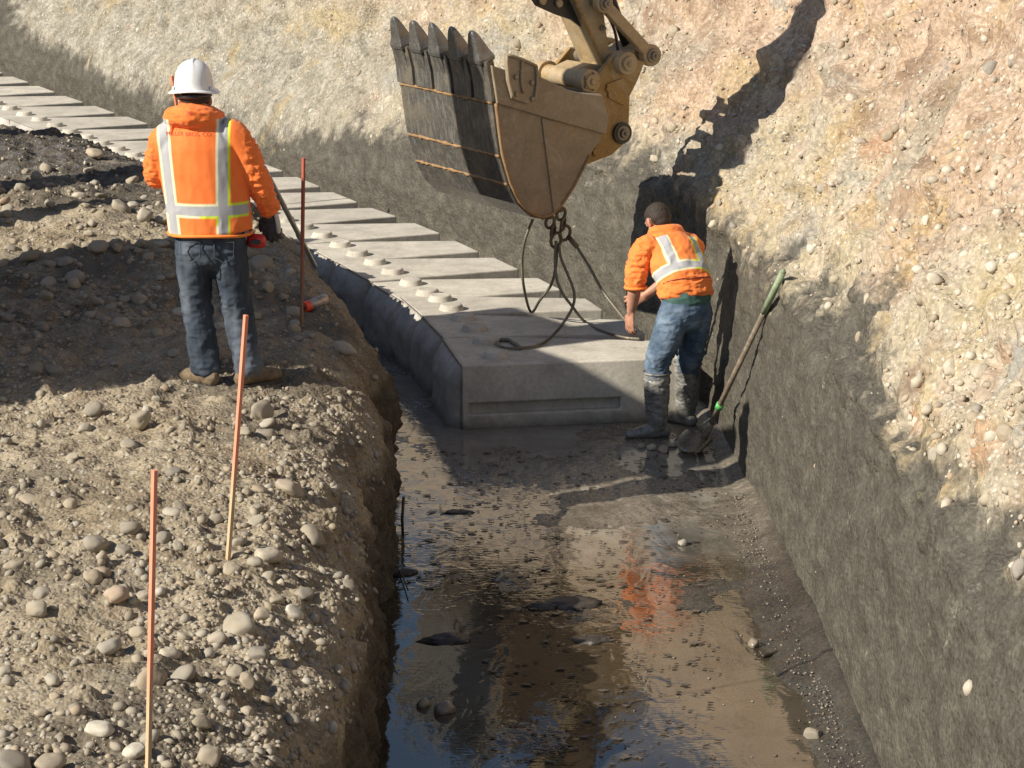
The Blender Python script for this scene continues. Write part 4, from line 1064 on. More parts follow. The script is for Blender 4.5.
def hand(bm, wrist, fwd, side, palmn, s=1., curl=.5, thumb=1, r=.0095):
    """palm plus five separate fingers; fwd: wrist->fingers, side: towards the thumb"""
    wrist = Vector(wrist); fwd = Vector(fwd).normalized(); side = Vector(side); side = (side-fwd*side.dot(fwd)).normalized(); pn = fwd.cross(side)*palmn
    loft(bm, [wrist-fwd*.02, wrist+fwd*.03*s, wrist+fwd*.085*s], [.026*s, .037*s, .042*s], [.02*s, .017*s, .014*s], side, 14, 3)
    L = [.078, .086, .080, .064]
    for i in range(4):
        o_ = (1.5-i)*.0225*s; b0 = wrist+fwd*(.082-.004*abs(i-1.2))*s+side*o_
        d_ = (fwd+side*(1.5-i)*.07).normalized(); pts = [b0-d_*.02]; a_ = curl*.35; p = b0
        for seg, fr in ((.45, 0), (.30, 1), (.25, 2)):
            dd = (d_*math.cos(a_)+pn*math.sin(a_)).normalized(); pts.append(p); p = p+dd*L[i]*s*seg; a_ += curl*.75
        pts.append(p)
        loft(bm, pts, [r*s*1.05, r*s*1.05, r*s, r*s*.92, r*s*.75], [r*s*1.0, r*s*1.0, r*s*.95, r*s*.9, r*s*.72], side, 10, 3)
    t0 = wrist+fwd*.025*s+side*.026*s; t1 = t0+(fwd*.6+side*.75)*.032*s+pn*.006; t2 = t1+(fwd*.85+side*.3)*.034*s+pn*.010*s; t3 = t2+(fwd*.9+side*.05)*.026*s+pn*.010*s
    loft(bm, [t0-side*.01, t0, t1, t2, t3], [.013*s, .014*s, .0125*s, .0115*s, .008*s], [.013*s, .013*s, .011*s, .010*s, .007*s], fwd, 10, 3)
def head(bm, c, fwd, up, s=1.):
    c = Vector(c); f = Vector(fwd).normalized(); u = Vector(up).normalized(); u = (u-f*u.dot(f)).normalized(); r = f.cross(u)
    rot = Matrix((r, f, u)).transposed()
    def L(x, y, z): return c+r*x*s+f*y*s+u*z*s
    ell(bm, L(0, -.012, .03), (.078*s, .095*s, .088*s), rot)
    ell(bm, L(0, .022, -.045), (.060*s, .068*s, .070*s), rot)
    ell(bm, L(0, .060, -.085), (.030*s, .028*s, .026*s), rot)
    loft(bm, [L(0, .088, .02), L(0, .104, -.012), L(0, .112, -.030)], [.009*s, .012*s, .016*s], [.010*s, .012*s, .012*s], r, 10, 3)
    ell(bm, L(0, .088, -.058), (.025*s, .012*s, .008*s), rot); ell(bm, L(0, .087, -.068), (.021*s, .012*s, .008*s), rot)
    for sx in (-1, 1):
        ell(bm, L(sx*.030, .078, .010), (.014*s, .010*s, .011*s), rot); ell(bm, L(sx*.030, .078, .030), (.022*s, .012*s, .006*s), rot)
        ell(bm, L(sx*.079, -.008, -.010), (.010*s, .019*s, .033*s), rot); ell(bm, L(sx*.088, -.014, .0), (.008*s, .018*s, .026*s), rot)
    return L, rot

# ---------------- worker with the hard hat, standing on the berm, back to the camera
s1 = 174.; root1 = Vector(((215-512)/FPX*15.0, 14.52, 0)); g_, _ = drop(BV_BERM, root1.x, root1.y); root1.z = g_.z
def A1(px, py, y=0.): return Vector(((px-215)/s1*(1+y/15), y, (383-py)/(s1*.972)-y*.235*.0))
pw = empty('person', root1, 'person in white hard hat and orange striped vest standing on the gravel berm', 'person')
# body, continuous
bm = bmesh.new()
Lh, _ = head(bm, (-.065, .035, 1.635), (-.12, 1, -.12), (0, 0, 1))
loft(bm, [(-.08, .0, 1.44), (-.08, .01, 1.52), (-.08, .02, 1.60)], [.065, .056, .056], [.062, .056, .056], X3, 16, 3)
loft(bm, [(0, .0, .86), (-.01, .0, 1.0), (-.04, .01, 1.2), (-.055, .01, 1.38), (-.06, 0, 1.46)], [.16, .15, .165, .185, .12], [.11, .10, .115, .115, .07], X3, 20, 4)
LA = [(-.225, .01, 1.44), (-.29, .05, 1.20), (-.20, .28, 1.19)]; RA = [(.15, .0, 1.44), (.275, .02, 1.19), (.335, .10, 1.0)]
for A_ in (LA, RA): loft(bm, [(-.06+(A_[0][0]+.06)*.5, 0, 1.44)]+A_, [.06, .052, .042, .030], [.06, .052, .042, .028], X3, 14, 5)
for h0, k0, a0 in (((-.10, 0, .86), (-.085, .03, .48), (-.045, .0, .09)), ((.10, 0, .86), (.135, .03, .48), (.20, .0, .09))): loft(bm, [h0, k0, a0], [.085, .056, .042], [.085, .056, .045], X3, 16, 6)
hand(bm, (-.20, .29, 1.19), (.5, .8, -.1), (0, .2, 1), 1, .95, .9, r=.008)
hand(bm, (.335, .105, .985), (.02, .10, -1), (-1, .2, 0), 1, .95, .5, r=.008)
skin('body', bm, M_SKIN, pw, .0065, 2)
# jeans
bm = bmesh.new()
loft(bm, [(0, .0, .93), (.005, .0, .84), (.005, .0, .78)], [.192, .198, .185], [.125, .135, .125], X3, 24, 4)
for h0, k1, k0, k2, a0 in (((-.095, 0, .82), (-.095, .01, .66), (-.088, .03, .47), (-.065, .01, .28), (-.045, .0, .115)), ((.105, 0, .82), (.115, .01, .66), (.14, .03, .47), (.17, .01, .28), (.198, .0, .115))):
    loft(bm, [h0, k1, k0, k2, a0], [.108, .102, .088, .082, .086], [.118, .105, .088, .08, .086], X3, 20, 5)
def wj(V):
    z = V[:, 2]; st = .35+.65*(1-sstep(.15, .6, z))+.5*np.exp(-((z-.48)/.09)**2)+.4*np.exp(-((z-.80)/.07)**2)
    return folds(V, 7, .011, 1, 1.7)*st+folds(V, 17, .002, 2, 1.6)*st-.003
jeans = skin('jeans', bm, M_DENIM, pw, .0075, 3, wj)
for x in (-.095, .095):
    bm = bmesh.new(); tube(bm, [(x-.055, -.137, .865), (x-.055, -.145, .78), (x, -.150, .745), (x+.055, -.145, .78), (x+.055, -.137, .865), (x-.055, -.137, .865)], .004, 6); obj('pocket_seam', bm, M_DENIM, jeans, True)
# boots
for nm, ax_, ay_, dx, dy in (('boot', -.045, -.01, -.75, .65), ('boot', .205, -.01, .75, .66)):
    bm = bmesh.new(); d_ = Vector((dx, dy, 0)).normalized(); a_ = Vector((ax_, ay_, 0))
    loft(bm, [a_+Vector((0, 0, .19)), a_+Vector((0, 0, .11)), a_-d_*.01+Vector((0, 0, .07))], [.056, .054, .052], [.058, .058, .055], X3, 16, 3)
    loft(bm, [a_-d_*.06+Vector((0, 0, .055)), a_+d_*.03+Vector((0, 0, .062)), a_+d_*.12+Vector((0, 0, .050)), a_+d_*.19+Vector((0, 0, .042))], [.042, .047, .052, .044], [.045, .052, .042, .034], Vector((d_.y, -d_.x, 0)), 16, 4)
    bo = skin('boot', bm, M_BOOT, pw, .007, 3, lambda V: folds(V, 25, .003, 5))
    bm = bmesh.new(); sd_ = Vector((d_.y, -d_.x, 0)); pl_ = [(-.10, -.03), (-.11, 0), (-.10, .03), (-.03, .045), (.08, .05), (.17, .05), (.225, .03), (.235, 0), (.225, -.03), (.17, -.05), (.08, -.05), (-.03, -.045)]
    prism(bm, pl_, lambda u, v, w_: a_+d_*u+sd_*v+Vector((0, 0, w_)), -.012, .018); o_ = obj('sole', bm, M_SOLE, None, False, .004); o_.parent = bo
# vest + hoodie as one jacket
bm = bmesh.new()
loft(bm, [(.005, .0, .905), (.0, .0, .97), (-.01, .0, 1.10), (-.03, .0, 1.24), (-.045, .0, 1.38), (-.05, .005, 1.46), (-.055, .01, 1.52)], [.236, .238, .240, .240, .238, .205, .125], [.165, .162, .158, .155, .145, .125, .085], X3, 28, 4, .12)
loft(bm, [(-.05, .0, 1.43), (-.18, .0, 1.445), (-.235, .01, 1.41), (-.275, .03, 1.31), (-.29, .05, 1.22), (-.275, .15, 1.205), (-.21, .27, 1.20)], [.09, .092, .088, .078, .074, .066, .056], [.095, .092, .088, .078, .074, .066, .056], X3, 18, 4)
loft(bm, [(-.05, .0, 1.43), (.11, .0, 1.455), (.168, .0, 1.42), (.225, .005, 1.31), (.272, .02, 1.20), (.305, .05, 1.10), (.335, .095, 1.015)], [.09, .092, .086, .076, .070, .062, .054], [.095, .092, .088, .078, .070, .062, .054], X3, 18, 4)
# hood piled behind the neck
loft(bm, [(-.20, .04, 1.53), (-.175, -.05, 1.56), (-.08, -.10, 1.565), (.02, -.06, 1.56), (.06, .04, 1.54)], [.05, .055, .06, .055, .05], [.045, .05, .055, .05, .045], Z3, 14, 5)
loft(bm, [(-.15, .06, 1.56), (-.135, -.02, 1.59), (-.07, -.058, 1.60), (.0, -.02, 1.59), (.02, .06, 1.565)], [.036, .04, .045, .04, .036], [.034, .036, .04, .036, .034], Z3, 14, 5)
def wjk(V):
    x, z = V[:, 0], V[:, 2]; arm = np.maximum(sstep(.19, .27, x), sstep(.27, .31, -x)); hood = sstep(1.50, 1.55, z)*(1-arm)
    return folds(V, 15, .010, 11, 1.8)*arm+folds(V, 30, .004, 14, 1.5)*arm+folds(V, 11, .006, 12, 2.2)*hood+folds(V, 7, .006, 13, .5)*(1-arm)*(1-hood)*(.5+.6*(1-sstep(.9, 1.2, z)))
def sd1(V):
    V = V-np.array([0, 0, .028])
    x, z = V[:, 0], V[:, 2]
    xl = -.243+(1.53-z)*.085; dl_ = np.abs(x-xl); dr_ = np.abs(x-(.098+.012*(z-1.2)))
    b_ = np.abs(z-1.015-.0)*.95
    s = np.minimum(np.minimum(dl_, dr_), b_)
    s = np.where((x < -.285) & (V[:, 1] > .02) | (x > .232-.0*z), .2, s)
    s = np.where(z > 1.525, .2, s); return np.where((x > .225) & (z < 1.2) & (V[:, 1] > -.0), .2, s)
def lime1(V):
    x, z = V[:, 0], V[:, 2]; b_ = np.abs(z-1.015)*.95 < .05; return np.where((x > .12) | ((x > -.03) & b_), 1., 0.)
jk = skin('jacket', bm, M_JK, pw, .0075, 3, wjk, {'sd': sd1, 'lime': lime1})
# hem and cuffs
bm = bmesh.new(); tube(bm, [(-.052+.0*k+.236*math.cos(t)+.055, .165*math.sin(t), .897+.004*math.sin(3*t)) for k, t in enumerate(np.linspace(0, 2*math.pi, 40))], .010, 8, False); hem = obj('hem', bm, M_PLAIN, jk, True)
# lettering on the back
def back_text(txt, size, px, py, m, parent, bv, spaced=1.):
    cu = bpy.data.curves.new('t', 'FONT'); cu.body = txt; cu.size = size; cu.align_x = 'CENTER'; cu.space_character = spaced
    o = bpy.data.objects.new('t', cu); COL.objects.link(o); bpy.context.view_layer.update()
    me = bpy.data.meshes.new_from_object(o.evaluated_get(bpy.context.evaluated_depsgraph_get())); bpy.data.objects.remove(o)
    for v in me.vertices:
        x, z = v.co.x+px, v.co.y+py
        h = bv.ray_cast(Vector((x, -.6, z)), Vector((0, 1, 0))); y = h[0].y-.003 if h[0] else -.16
        v.co = (x, y, z)
    me.materials.clear(); me.materials.append(m); o = bpy.data.objects.new('lettering', me); COL.objects.link(o); o.parent = parent; return o
M_TXT = simple('dark_red_print', (.62, .10, .045), .8, .1)
bvj = bvh_of(jk)
back_text('MILLER BROS. CO.', .031, -.088, 1.462, M_TXT, jk, bvj, 1.05)
back_text('v v v', .018, -.16, 1.488, M_TXT, jk, bvj, 1.3)
back_text('MB', .030, -.075, 1.585, M_TXT, jk, bvj, .8)
# gloves
bm = bmesh.new(); hand(bm, (.335, .100, .985), (.03, .12, -1), (-1, .3, 0), 1, 1.22, .6, r=.0115)
loft(bm, [(.334, .095, 1.035), (.335, .10, .985), (.336, .104, .955)], [.046, .042, .046], [.042, .036, .03], X3, 16, 3)
gl = skin('glove', bm, M_GLV, pw, .005, 2)
bm = bmesh.new(); loft(bm, [(.372, .072, .985), (.382, .078, .93), (.384, .088, .885)], [.012, .014, .012], [.03, .036, .028], X3, 12, 3); skin('glove_back', bm, M_GLB, gl, .005, 2)
bm = bmesh.new(); hand(bm, (-.20, .29, 1.19), (.5, .8, -.1), (0, .2, 1), 1, 1.2, 1.0, r=.0115); skin('glove', bm, M_GLV, pw, .005, 2)
# hair, hat
bm = bmesh.new(); ell(bm, Lh(0, -.03, .02), (.083, .088, .075)); ell(bm, Lh(0, -.045, -.03), (.066, .055, .055)); skin('hair', bm, M_HAIR, pw, .007, 2, lambda V: folds(V, 40, .003))
bm = bmesh.new(); hc = Vector((-.070, .03, 1.705)); n = 40
prh = [(.0, .178), (.035, .175), (.066, .160), (.092, .132), (.108, .095), (.116, .050), (.119, .012), (.124, .002), (.148, -.004), (.156, -.010), (.154, -.014), (.140, -.010), (.112, -.006), (.105, .04), (.06, .145), (.0, .165)]
rings = []
for r_, z_ in prh:
    ring = []
    for k in range(n):
        t = 2*math.pi*k/n; ridge = .010*max(0, 1-abs(math.cos(t))*5)*min(1, r_/.06)*(1 if z_ > .02 and r_ < .12 else 0)
        rr = r_*(1.0 if z_ > .0 else 1+.05*math.sin(t)); 
        ring.append(bm.verts.new(hc+Vector((rr*math.cos(t), rr*1.16*math.sin(t)+.0, z_+ridge-(.012*math.cos(2*t)*(r_ > .13))))))
    rings.append(ring)
for x, y in zip(rings, rings[1:]):
    for k in range(n): bm.faces.new((x[k], x[(k+1) % n], y[(k+1) % n], y[k]))
bmesh.ops.remove_doubles(bm, verts=bm.verts, dist=.0004)
for v_ in bm.verts: v_.co = hc+(v_.co-hc)*.93
hat = obj('hard_hat', bm, M_HAT, pw, True)
bm = bmesh.new(); loft(bm, [hc+Vector((0, -.10, .09)), hc+Vector((0, -.05, .157)), hc+Vector((0, .05, .160)), hc+Vector((0, .11, .10))], [.012]*4, [.008]*4, X3, 10, 5); skin('hat_ridge', bm, M_HAT, hat, .005, 2)
for sx in (-1, 1):
    bm = bmesh.new(); box(bm, hc+Vector((sx*.106, -.06, .012)), (.012, .026, .02)); obj('accessory_slot', bm, M_HAT, hat, False, .003)
bm = bmesh.new(); tube(bm, [hc+Vector((.098*math.cos(t), .112*math.sin(t)-.01, -.026+.004*math.sin(t))) for t in np.linspace(math.pi*1.08, math.pi*1.92, 14)], .013, 8); obj('suspension_band', bm, M_DK, hat, True)
# tool case on the belt
bm = bmesh.new(); loft(bm, [(.235, .02, .845), (.290, -.005, .845)], [.042, .042], [.034, .034], Z3, 18, 3); tc_ = skin('belt_case', bm, M_RED, pw, .006, 2)
bm = bmesh.new(); box(bm, (.262, -.035, .845), (.055, .02, .028)); obj('case_label', bm, M_DK, tc_, False, .004)

# ---------------- worker in the trench, bent forward beside the blocks
p2c = atZ(675, 438, 0.); root2 = Vector((p2c.x, p2c.y, -.005))
p2 = empty('person', root2, 'bareheaded person in rubber boots bending forward in the trench beside the concrete blocks', 'person')
SV = Vector((.90, .40, 0)).normalized(); FW = Vector((-.42, .90, 0)).normalized()
sp2 = [Vector(v) for v in ((.065, .04, .93), (.055, .08, 1.03), (.015, .17, 1.16), (-.035, .27, 1.27), (-.055, .32, 1.325))]
bm = bmesh.new()
Lh2, rot2 = head(bm, (-.115, .425, 1.425), (-.50, .72, -.62), (-.3, .55, 1))
loft(bm, [(-.055, .31, 1.29), (-.08, .355, 1.345), (-.10, .40, 1.40)], [.06, .052, .052], [.058, .052, .052], SV, 16, 3)
loft(bm, sp2, [.14, .13, .145, .165, .10], [.09, .09, .10, .10, .065], SV, 20, 4)
LA2 = [Vector(v) for v in ((-.215, .19, 1.27), (-.272, .16, 1.05), (-.300, .20, .835))]; RA2 = [Vector(v) for v in ((.115, .36, 1.27), (.05, .52, 1.06), (-.19, .52, .885))]
for A_ in (LA2, RA2): loft(bm, [(sp2[3]+A_[0])*.5, A_[0], A_[1], (A_[1]+A_[2])*.5, A_[2]], [.06, .055, .048, .044, .030], [.06, .055, .048, .040, .025], SV, 14, 4)
LEG = [[Vector(v) for v in ((-.02, .02, .90), (-.12, .01, .55), (-.125, .02, .10))], [Vector(v) for v in ((.14, .08, .90), (.11, .20, .52), (.095, .36, .10))]]
for l_ in LEG: loft(bm, l_, [.08, .045, .034], [.08, .045, .034], SV, 16, 6)
hand(bm, LA2[2], (-.08, .05, -1), (-.55, .8, 0), 1, 1.08, .55)
hand(bm, RA2[2], (-.9, .0, -.35), (0, .2, 1), 1, 1.05, .8)
skin('body', bm, M_SKIN, p2, .006, 2)
# jeans
bm = bmesh.new()
loft(bm, [(.068, .05, .965), (.062, .045, .90), (.06, .05, .84)], [.172, .182, .172], [.125, .135, .125], SV, 24, 4)
loft(bm, [(-.015, .02, .87), (-.055, .0, .74), (-.115, .0, .58), (-.128, .01, .47), (-.128, .02, .34)], [.108, .106, .094, .084, .078], [.118, .112, .094, .084, .078], SV, 20, 5)
loft(bm, [(.145, .09, .87), (.135, .12, .74), (.115, .18, .56), (.105, .25, .45), (.10, .30, .36), (.099, .32, .30)], [.100, .100, .088, .080, .074, .074], [.112, .105, .09, .08, .074, .074], SV, 20, 5)
def wj2(V):
    z = V[:, 2]; st = .35+.7*np.exp(-((z-.55)/.09)**2)+.6*np.exp(-((z-.84)/.06)**2)+.5*(1-sstep(.35, .45, z))
    return folds(V, 10, .009, 21, 2.0)*st-.003
j2 = skin('jeans', bm, M_DENIM2, p2, .007, 3, wj2)
# rubber boots
for kk, (top, mid, ank, toe) in enumerate((((-.128, .02, .43), (-.125, .015, .20), (-.120, .01, .09), (-.315, -.02, .035)), ((.099, .285, .43), (.097, .335, .20), (.095, .36, .09), (-.06, .50, .035)))):
    bm = bmesh.new(); top, mid, ank, toe = map(Vector, (top, mid, ank, toe)); d_ = (toe-ank); d_.z = 0; d_.normalize(); sd_ = Vector((d_.y, -d_.x, 0))
    loft(bm, [top, mid, ank], [.092, .078, .062], [.092, .080, .066], SV, 20, 5)
    hb = Vector((ank.x, ank.y, .045))
    loft(bm, [hb-d_*.055, hb+d_*.04+Vector((0, 0, .01)), hb+d_*.12, Vector((toe.x, toe.y, .038))], [.044, .050, .052, .042], [.046, .054, .040, .032], sd_, 18, 4)
    bo = skin('rubber_boot', bm, M_RUB, p2, .0065, 3, lambda V: folds(V, 16, .005, 31, 2.2)*sstep(.06, .2, V[:, 2]))
    bm = bmesh.new(); tube(bm, [top+Vector((0, 0, .03))+SV*(.093*math.cos(t))+FW*(.093*math.sin(t)) for t in np.linspace(0, 2*math.pi, 26)], .008, 8, False); o_ = obj('boot_rim', bm, M_RUB, None, True); o_.parent = bo
# green shirt between hoodie and jeans
bm = bmesh.new(); loft(bm, [(.066, .05, .955), (.06, .065, 1.00), (.05, .09, 1.04)], [.176, .176, .172], [.132, .134, .13], SV, 24, 4); skin('shirt', bm, M_TEE, p2, .007, 3, lambda V: folds(V, 8, .003, 41, 2))
# hoodie + vest
bm = bmesh.new()
loft(bm, [(.064, .062, .975), (.045, .11, 1.08), (.012, .18, 1.17), (-.03, .26, 1.265), (-.05, .31, 1.32), (-.065, .34, 1.345)], [.188, .196, .200, .202, .160, .11], [.145, .148, .142, .132, .105, .08], SV, 28, 4, .3)
loft(bm, [(-.06, .27, 1.27), (-.17, .21, 1.295), (-.225, .185, 1.25), (-.262, .165, 1.15), (-.272, .16, 1.055)], [.085, .088, .084, .076, .070], [.09, .09, .086, .078, .070], SV, 18, 4)
loft(bm, [(-.02, .30, 1.27), (.07, .34, 1.285), (.12, .37, 1.25), (.10, .46, 1.15), (.06, .52, 1.07)], [.085, .086, .082, .074, .066], [.09, .09, .086, .076, .066], SV, 18, 4)
loft(bm, [(-.15, .34, 1.335), (-.135, .27, 1.375), (-.06, .255, 1.385), (.02, .31, 1.37), (.02, .38, 1.345)], [.045, .05, .055, .05, .045], [.038, .04, .042, .04, .036], Z3, 14, 5)
ax2 = (sp2[4]-sp2[0]); H2 = ax2.length; ax2n = ax2.normalized(); sv2 = (SV-ax2n*SV.dot(ax2n)).normalized()
def tcs(V):
    D_ = V-np.array(sp2[0]); return D_@np.array(sv2)+.0, D_@np.array(ax2n)
def sd2(V):
    s, t = tcs(V); b_ = np.abs(t-.20-.012*np.cos(s*9)); vb = np.minimum(np.abs(s+.085-.25*(t-.2)*-.18), np.abs(s-.135))
    vb = np.where(t > .20, vb, .2); r = np.minimum(b_, vb)
    arm = (s < -.185) & (t > .12) & (V[:, 2] < 1.30) & (V[:, 0] < -.19)
    return np.where(arm | (t > .47) | (np.abs(s) > .215), .2, r)
def lime2(V):
    s, t = tcs(V); return np.where((s > .05), 1., 0.)
def wj3(V):
    s, t = tcs(V); arm = sstep(.18, .23, np.abs(s)); return folds(V, 14, .010, 51, 1.8)*arm+folds(V, 8, .006, 52, 1.2)*(1-arm)+folds(V, 9, .008, 53, 3)*(1-sstep(.1, .2, t))
jk2 = skin('jacket', bm, M_HOOD, p2, .007, 3, wj3, {'sd': sd2, 'lime': lime2})
bm = bmesh.new(); c0 = LA2[1]+Vector((0, 0, .0)); tube(bm, [c0+Vector((.070*math.cos(t), .070*math.sin(t), -.03)) for t in np.linspace(0, 2*math.pi, 24)], .012, 8, False); obj('cuff', bm, M_PLAIN, jk2, True)
M_PIPE = simple('dark_red_piping', (.20, .03, .02), .8)
bm = bmesh.new(); hp = []; bv2 = bvh_of(jk2)
for s_ in np.linspace(-.19, .17, 22):
    p = Vector(sp2[0])+sv2*s_+ax2n*(.125-.02*math.cos(s_*9)); dirn = -(ax2n.cross(sv2)); 
    if dirn.y > 0: dirn = -dirn
    h = bv2.ray_cast(p+dirn*.6, -dirn)
    if h[0]: hp.append(h[0]+dirn*.001)
if len(hp) > 3: tube(bm, hp, .0045, 6); obj('piping', bm, M_PIPE, jk2, True)
# short hair
bm = bmesh.new(); ell(bm, Lh2(0, -.020, .046), (.084, .096, .080), rot2); ell(bm, Lh2(0, -.045, .012), (.079, .070, .066), rot2); ell(bm, Lh2(0, -.055, -.025), (.058, .050, .050), rot2)
skin('hair', bm, M_HAIR, p2, .006, 2, lambda V: folds(V, 60, .002))
# ------------------------------------------------------------------ stakes, pole, spray can, shovel, twigs
m, b = mat('wooden_stake'); P = b.coord('Generated'); s_ = b.n('SeparateXYZ'); b.l(P, s_.inputs[0]); z = s_.outputs[2]
g = b.noise(b.coord('Object', (60, 60, 3)), 2, 4, .6); wood = b.ramp(g, [(.3, (.48, .33, .18)), (.7, (.64, .48, .30))])
pz_ = b.math('ADD', z, b.math('MULTIPLY', b.math('SUBTRACT', g, .5), .12))
paint = b.ramp(pz_, [(.36, 0), (.50, 1)]); b.set(color=b.mix(paint, wood, b.ramp(g, [(.3, (.75, .24, .14)), (.7, (.82, .33, .20))])), rough=.75); M_STK = m
m, b = mat('red_weathered_stake'); P = b.coord('Generated'); s_ = b.n('SeparateXYZ'); b.l(P, s_.inputs[0]); z = s_.outputs[2]
g = b.noise(b.coord('Object', (60, 60, 3)), 2, 4, .6); b.set(color=b.mix(b.ramp(z, [(.25, 0), (.7, 1)]), b.ramp(g, [(.3, (.20, .13, .08)), (.7, (.30, .20, .13))]), (.40, .10, .06)), rough=.75); M_STK2 = m
M_STK3 = simple('orange_stake', (.75, .24, .13), .75, .15, 30)
def stake(top, foot, label, m, bv=BV_BERM, foot_z=None, w_=.019, ext=.15):
    p, n = hit(bv, *foot)
    if p is None: p = atZ(foot[0], foot[1], 1.05)
    t = atD(top[0], top[1], p.y+.01); d_ = (t-p).normalized()
    bm = bmesh.new(); L_ = (t-p).length+ext; q_ = d_.to_track_quat('Z', 'Y').to_matrix() @ Matrix.Rotation(.5, 3, 'Z')
    box(bm, Vector((0, 0, L_/2-ext)), (w_, w_*.75, L_)); bmesh.ops.transform(bm, matrix=q_.to_4x4(), verts=bm.verts)
    o = obj('stake', bm, m, None, False, .0015); o.location = p
    tag(o, label, 'stake', 'survey stakes along the berm'); return o
stake((154.5, 470), (147.5, 800), 'slim stake nearest the camera, orange top and bare wood foot cut by the frame', M_STK, w_=.020)
stake((246, 315), (228, 560), 'leaning stake with orange top and pale wooden foot, in front of the hard hat worker', M_STK, w_=.022)
stake((303.5, 158), (301.5, 323), 'dark red brown stake right of the gloved hand', M_STK2, w_=.021)
pth = atD(172, 76, 23.4); bm = bmesh.new(); pb_ = atD(179, 122, 23.4); pb2 = pb_+(pb_-pth)*.9
tube(bm, [pb2-pb2, pth-pb2], .016, 4); o = obj('stake', bm, M_STK3, None); o.location = pb2; tag(o, 'far orange stake seen just left of the white hard hat', 'stake', 'survey stakes along the berm')
# grey pole behind the gloved hand
pf, _ = hit(BV_BERM, 313, 262)
if pf is None: pf = atZ(313, 262, 1.0)
pt_ = atD(264, 168, 15.6); d_ = (pt_-pf); bm = bmesh.new(); tube(bm, [Vector((0, 0, 0))-d_*.05, d_], .017, 12); tube(bm, [d_*.30, d_*.33], .021, 12)
M_POLE = simple('grey_metal_pole', (.42, .41, .38), .4, .2, 20, 0, .4)
o = obj('pole', bm, M_POLE, None, True); o.location = pf; tag(o, 'thin grey pole slanting down to the berm edge behind the gloved hand', 'pole')
# marking paint can
pc, nc = hit(BV_BERM, 312, 309); 
ce = empty('spray_can', pc+Vector((0, 0, .03)), 'marking paint can with orange red cap lying on the berm beside the dark red stake', 'spray can')
ad = Vector((.62, .75, .12)).normalized(); M_CAN = simple('can_label', (.50, .42, .34), .35, .4, 25, 0, .3); M_CAP = simple('red_orange_cap', (.85, .10, .04), .35, .1)
bm = bmesh.new(); tube(bm, [-ad*.03, ad*.12, ad*.135], [.035, .035, .028], 20); obj('can', bm, M_CAN, ce, True)
bm = bmesh.new(); tube(bm, [-ad*.075, -ad*.029], [.036, .037], 20); cp = obj('cap', bm, M_CAP, ce)
bm = bmesh.new(); tube(bm, [-ad*.078, -ad*.074], [.014, .014], 12); obj('cap_button', bm, M_DK, cp)
# shovel leaning on the dark wall
sb = atZ(700, 447, .02); st = atD(783, 272, sb.y+.42)
pwl, nwl = hit(BV_BANK, 783, 272); Dt = pwl.y
def clear(D_):
    t_ = atD(783, 272, D_)
    for k in range(1, 21):
        q_ = sb+(t_-sb)*(k/20); o_ = Vector((0, 0, HC)); h_ = BV_BANK.ray_cast(o_, (q_-o_).normalized())
        if h_[0] and (h_[0]-o_).length < (q_-o_).length+.06: return False
    return True
while not clear(Dt) and Dt > 13: Dt -= .04
st = atD(783, 272, Dt); print('SHOVEL', sb, st)
she = empty('shovel', sb, 'long shovel leaning on the dark wall, wooden shaft with green grip', 'shovel')
dv_ = (st-sb); dn = dv_.normalized()
M_SHW = simple('muddy_wood_shaft', (.20, .155, .11), .7, .4, 25, .3); M_GRN = simple('green_grip', (.27, .33, .20), .7, .3, 30, .3); M_BLD = steel('wet_shovel_blade', (.26, .23, .18), (.20, .16, .11), .5, .22, .5, 8)
bm = bmesh.new(); tube(bm, [dn*.10, dv_*.8], [.019, .018], 14); obj('shaft', bm, M_SHW, she, True)
bm = bmesh.new(); tube(bm, [dv_*.78, dv_*1.0], [.0215, .0215], 14); tube(bm, [dv_*.995, dv_*1.01], [.02, .012], 14); obj('grip', bm, M_GRN, she, True)
bm = bmesh.new(); tube(bm, [dv_*.235, dv_*.26], .026, 14); obj('ferrule_band', bm, simple('bright_green_band', (.10, .42, .10), .5), she, True)
bm = bmesh.new(); tube(bm, [dn*.0, dn*.26], [.026, .022], 14); obj('socket', bm, M_BLD, she, True)
tipw = atZ(677, 460, .015)-sb; fwd = tipw.normalized(); Lb = .27; side = Vector((.35, .93, .05)).normalized(); side = (side-fwd*side.dot(fwd)).normalized(); nb = fwd.cross(side)
bm = bmesh.new(); VV = []; 
for i in range(11):
    t = i/10; hw = .105*(1 if t < .62 else (1-((t-.62)/.38)**2.2*.92)); row = []
    for j in range(9):
        s_ = j/4-1; row.append(bm.verts.new(fwd*(t*Lb)+side*s_*hw+nb*(.028*(s_*s_)*(1-.6*t)+.02*math.sin(t*3)*0)+Vector((0, 0, .06*(1-t)+.05))))
    VV.append(row)
for i in range(10):
    for j in range(8): bm.faces.new((VV[i][j], VV[i][j+1], VV[i+1][j+1], VV[i+1][j]))
o = obj('blade', bm, M_BLD, she, True); sm = o.modifiers.new('s', 'SOLIDIFY'); sm.thickness = .004
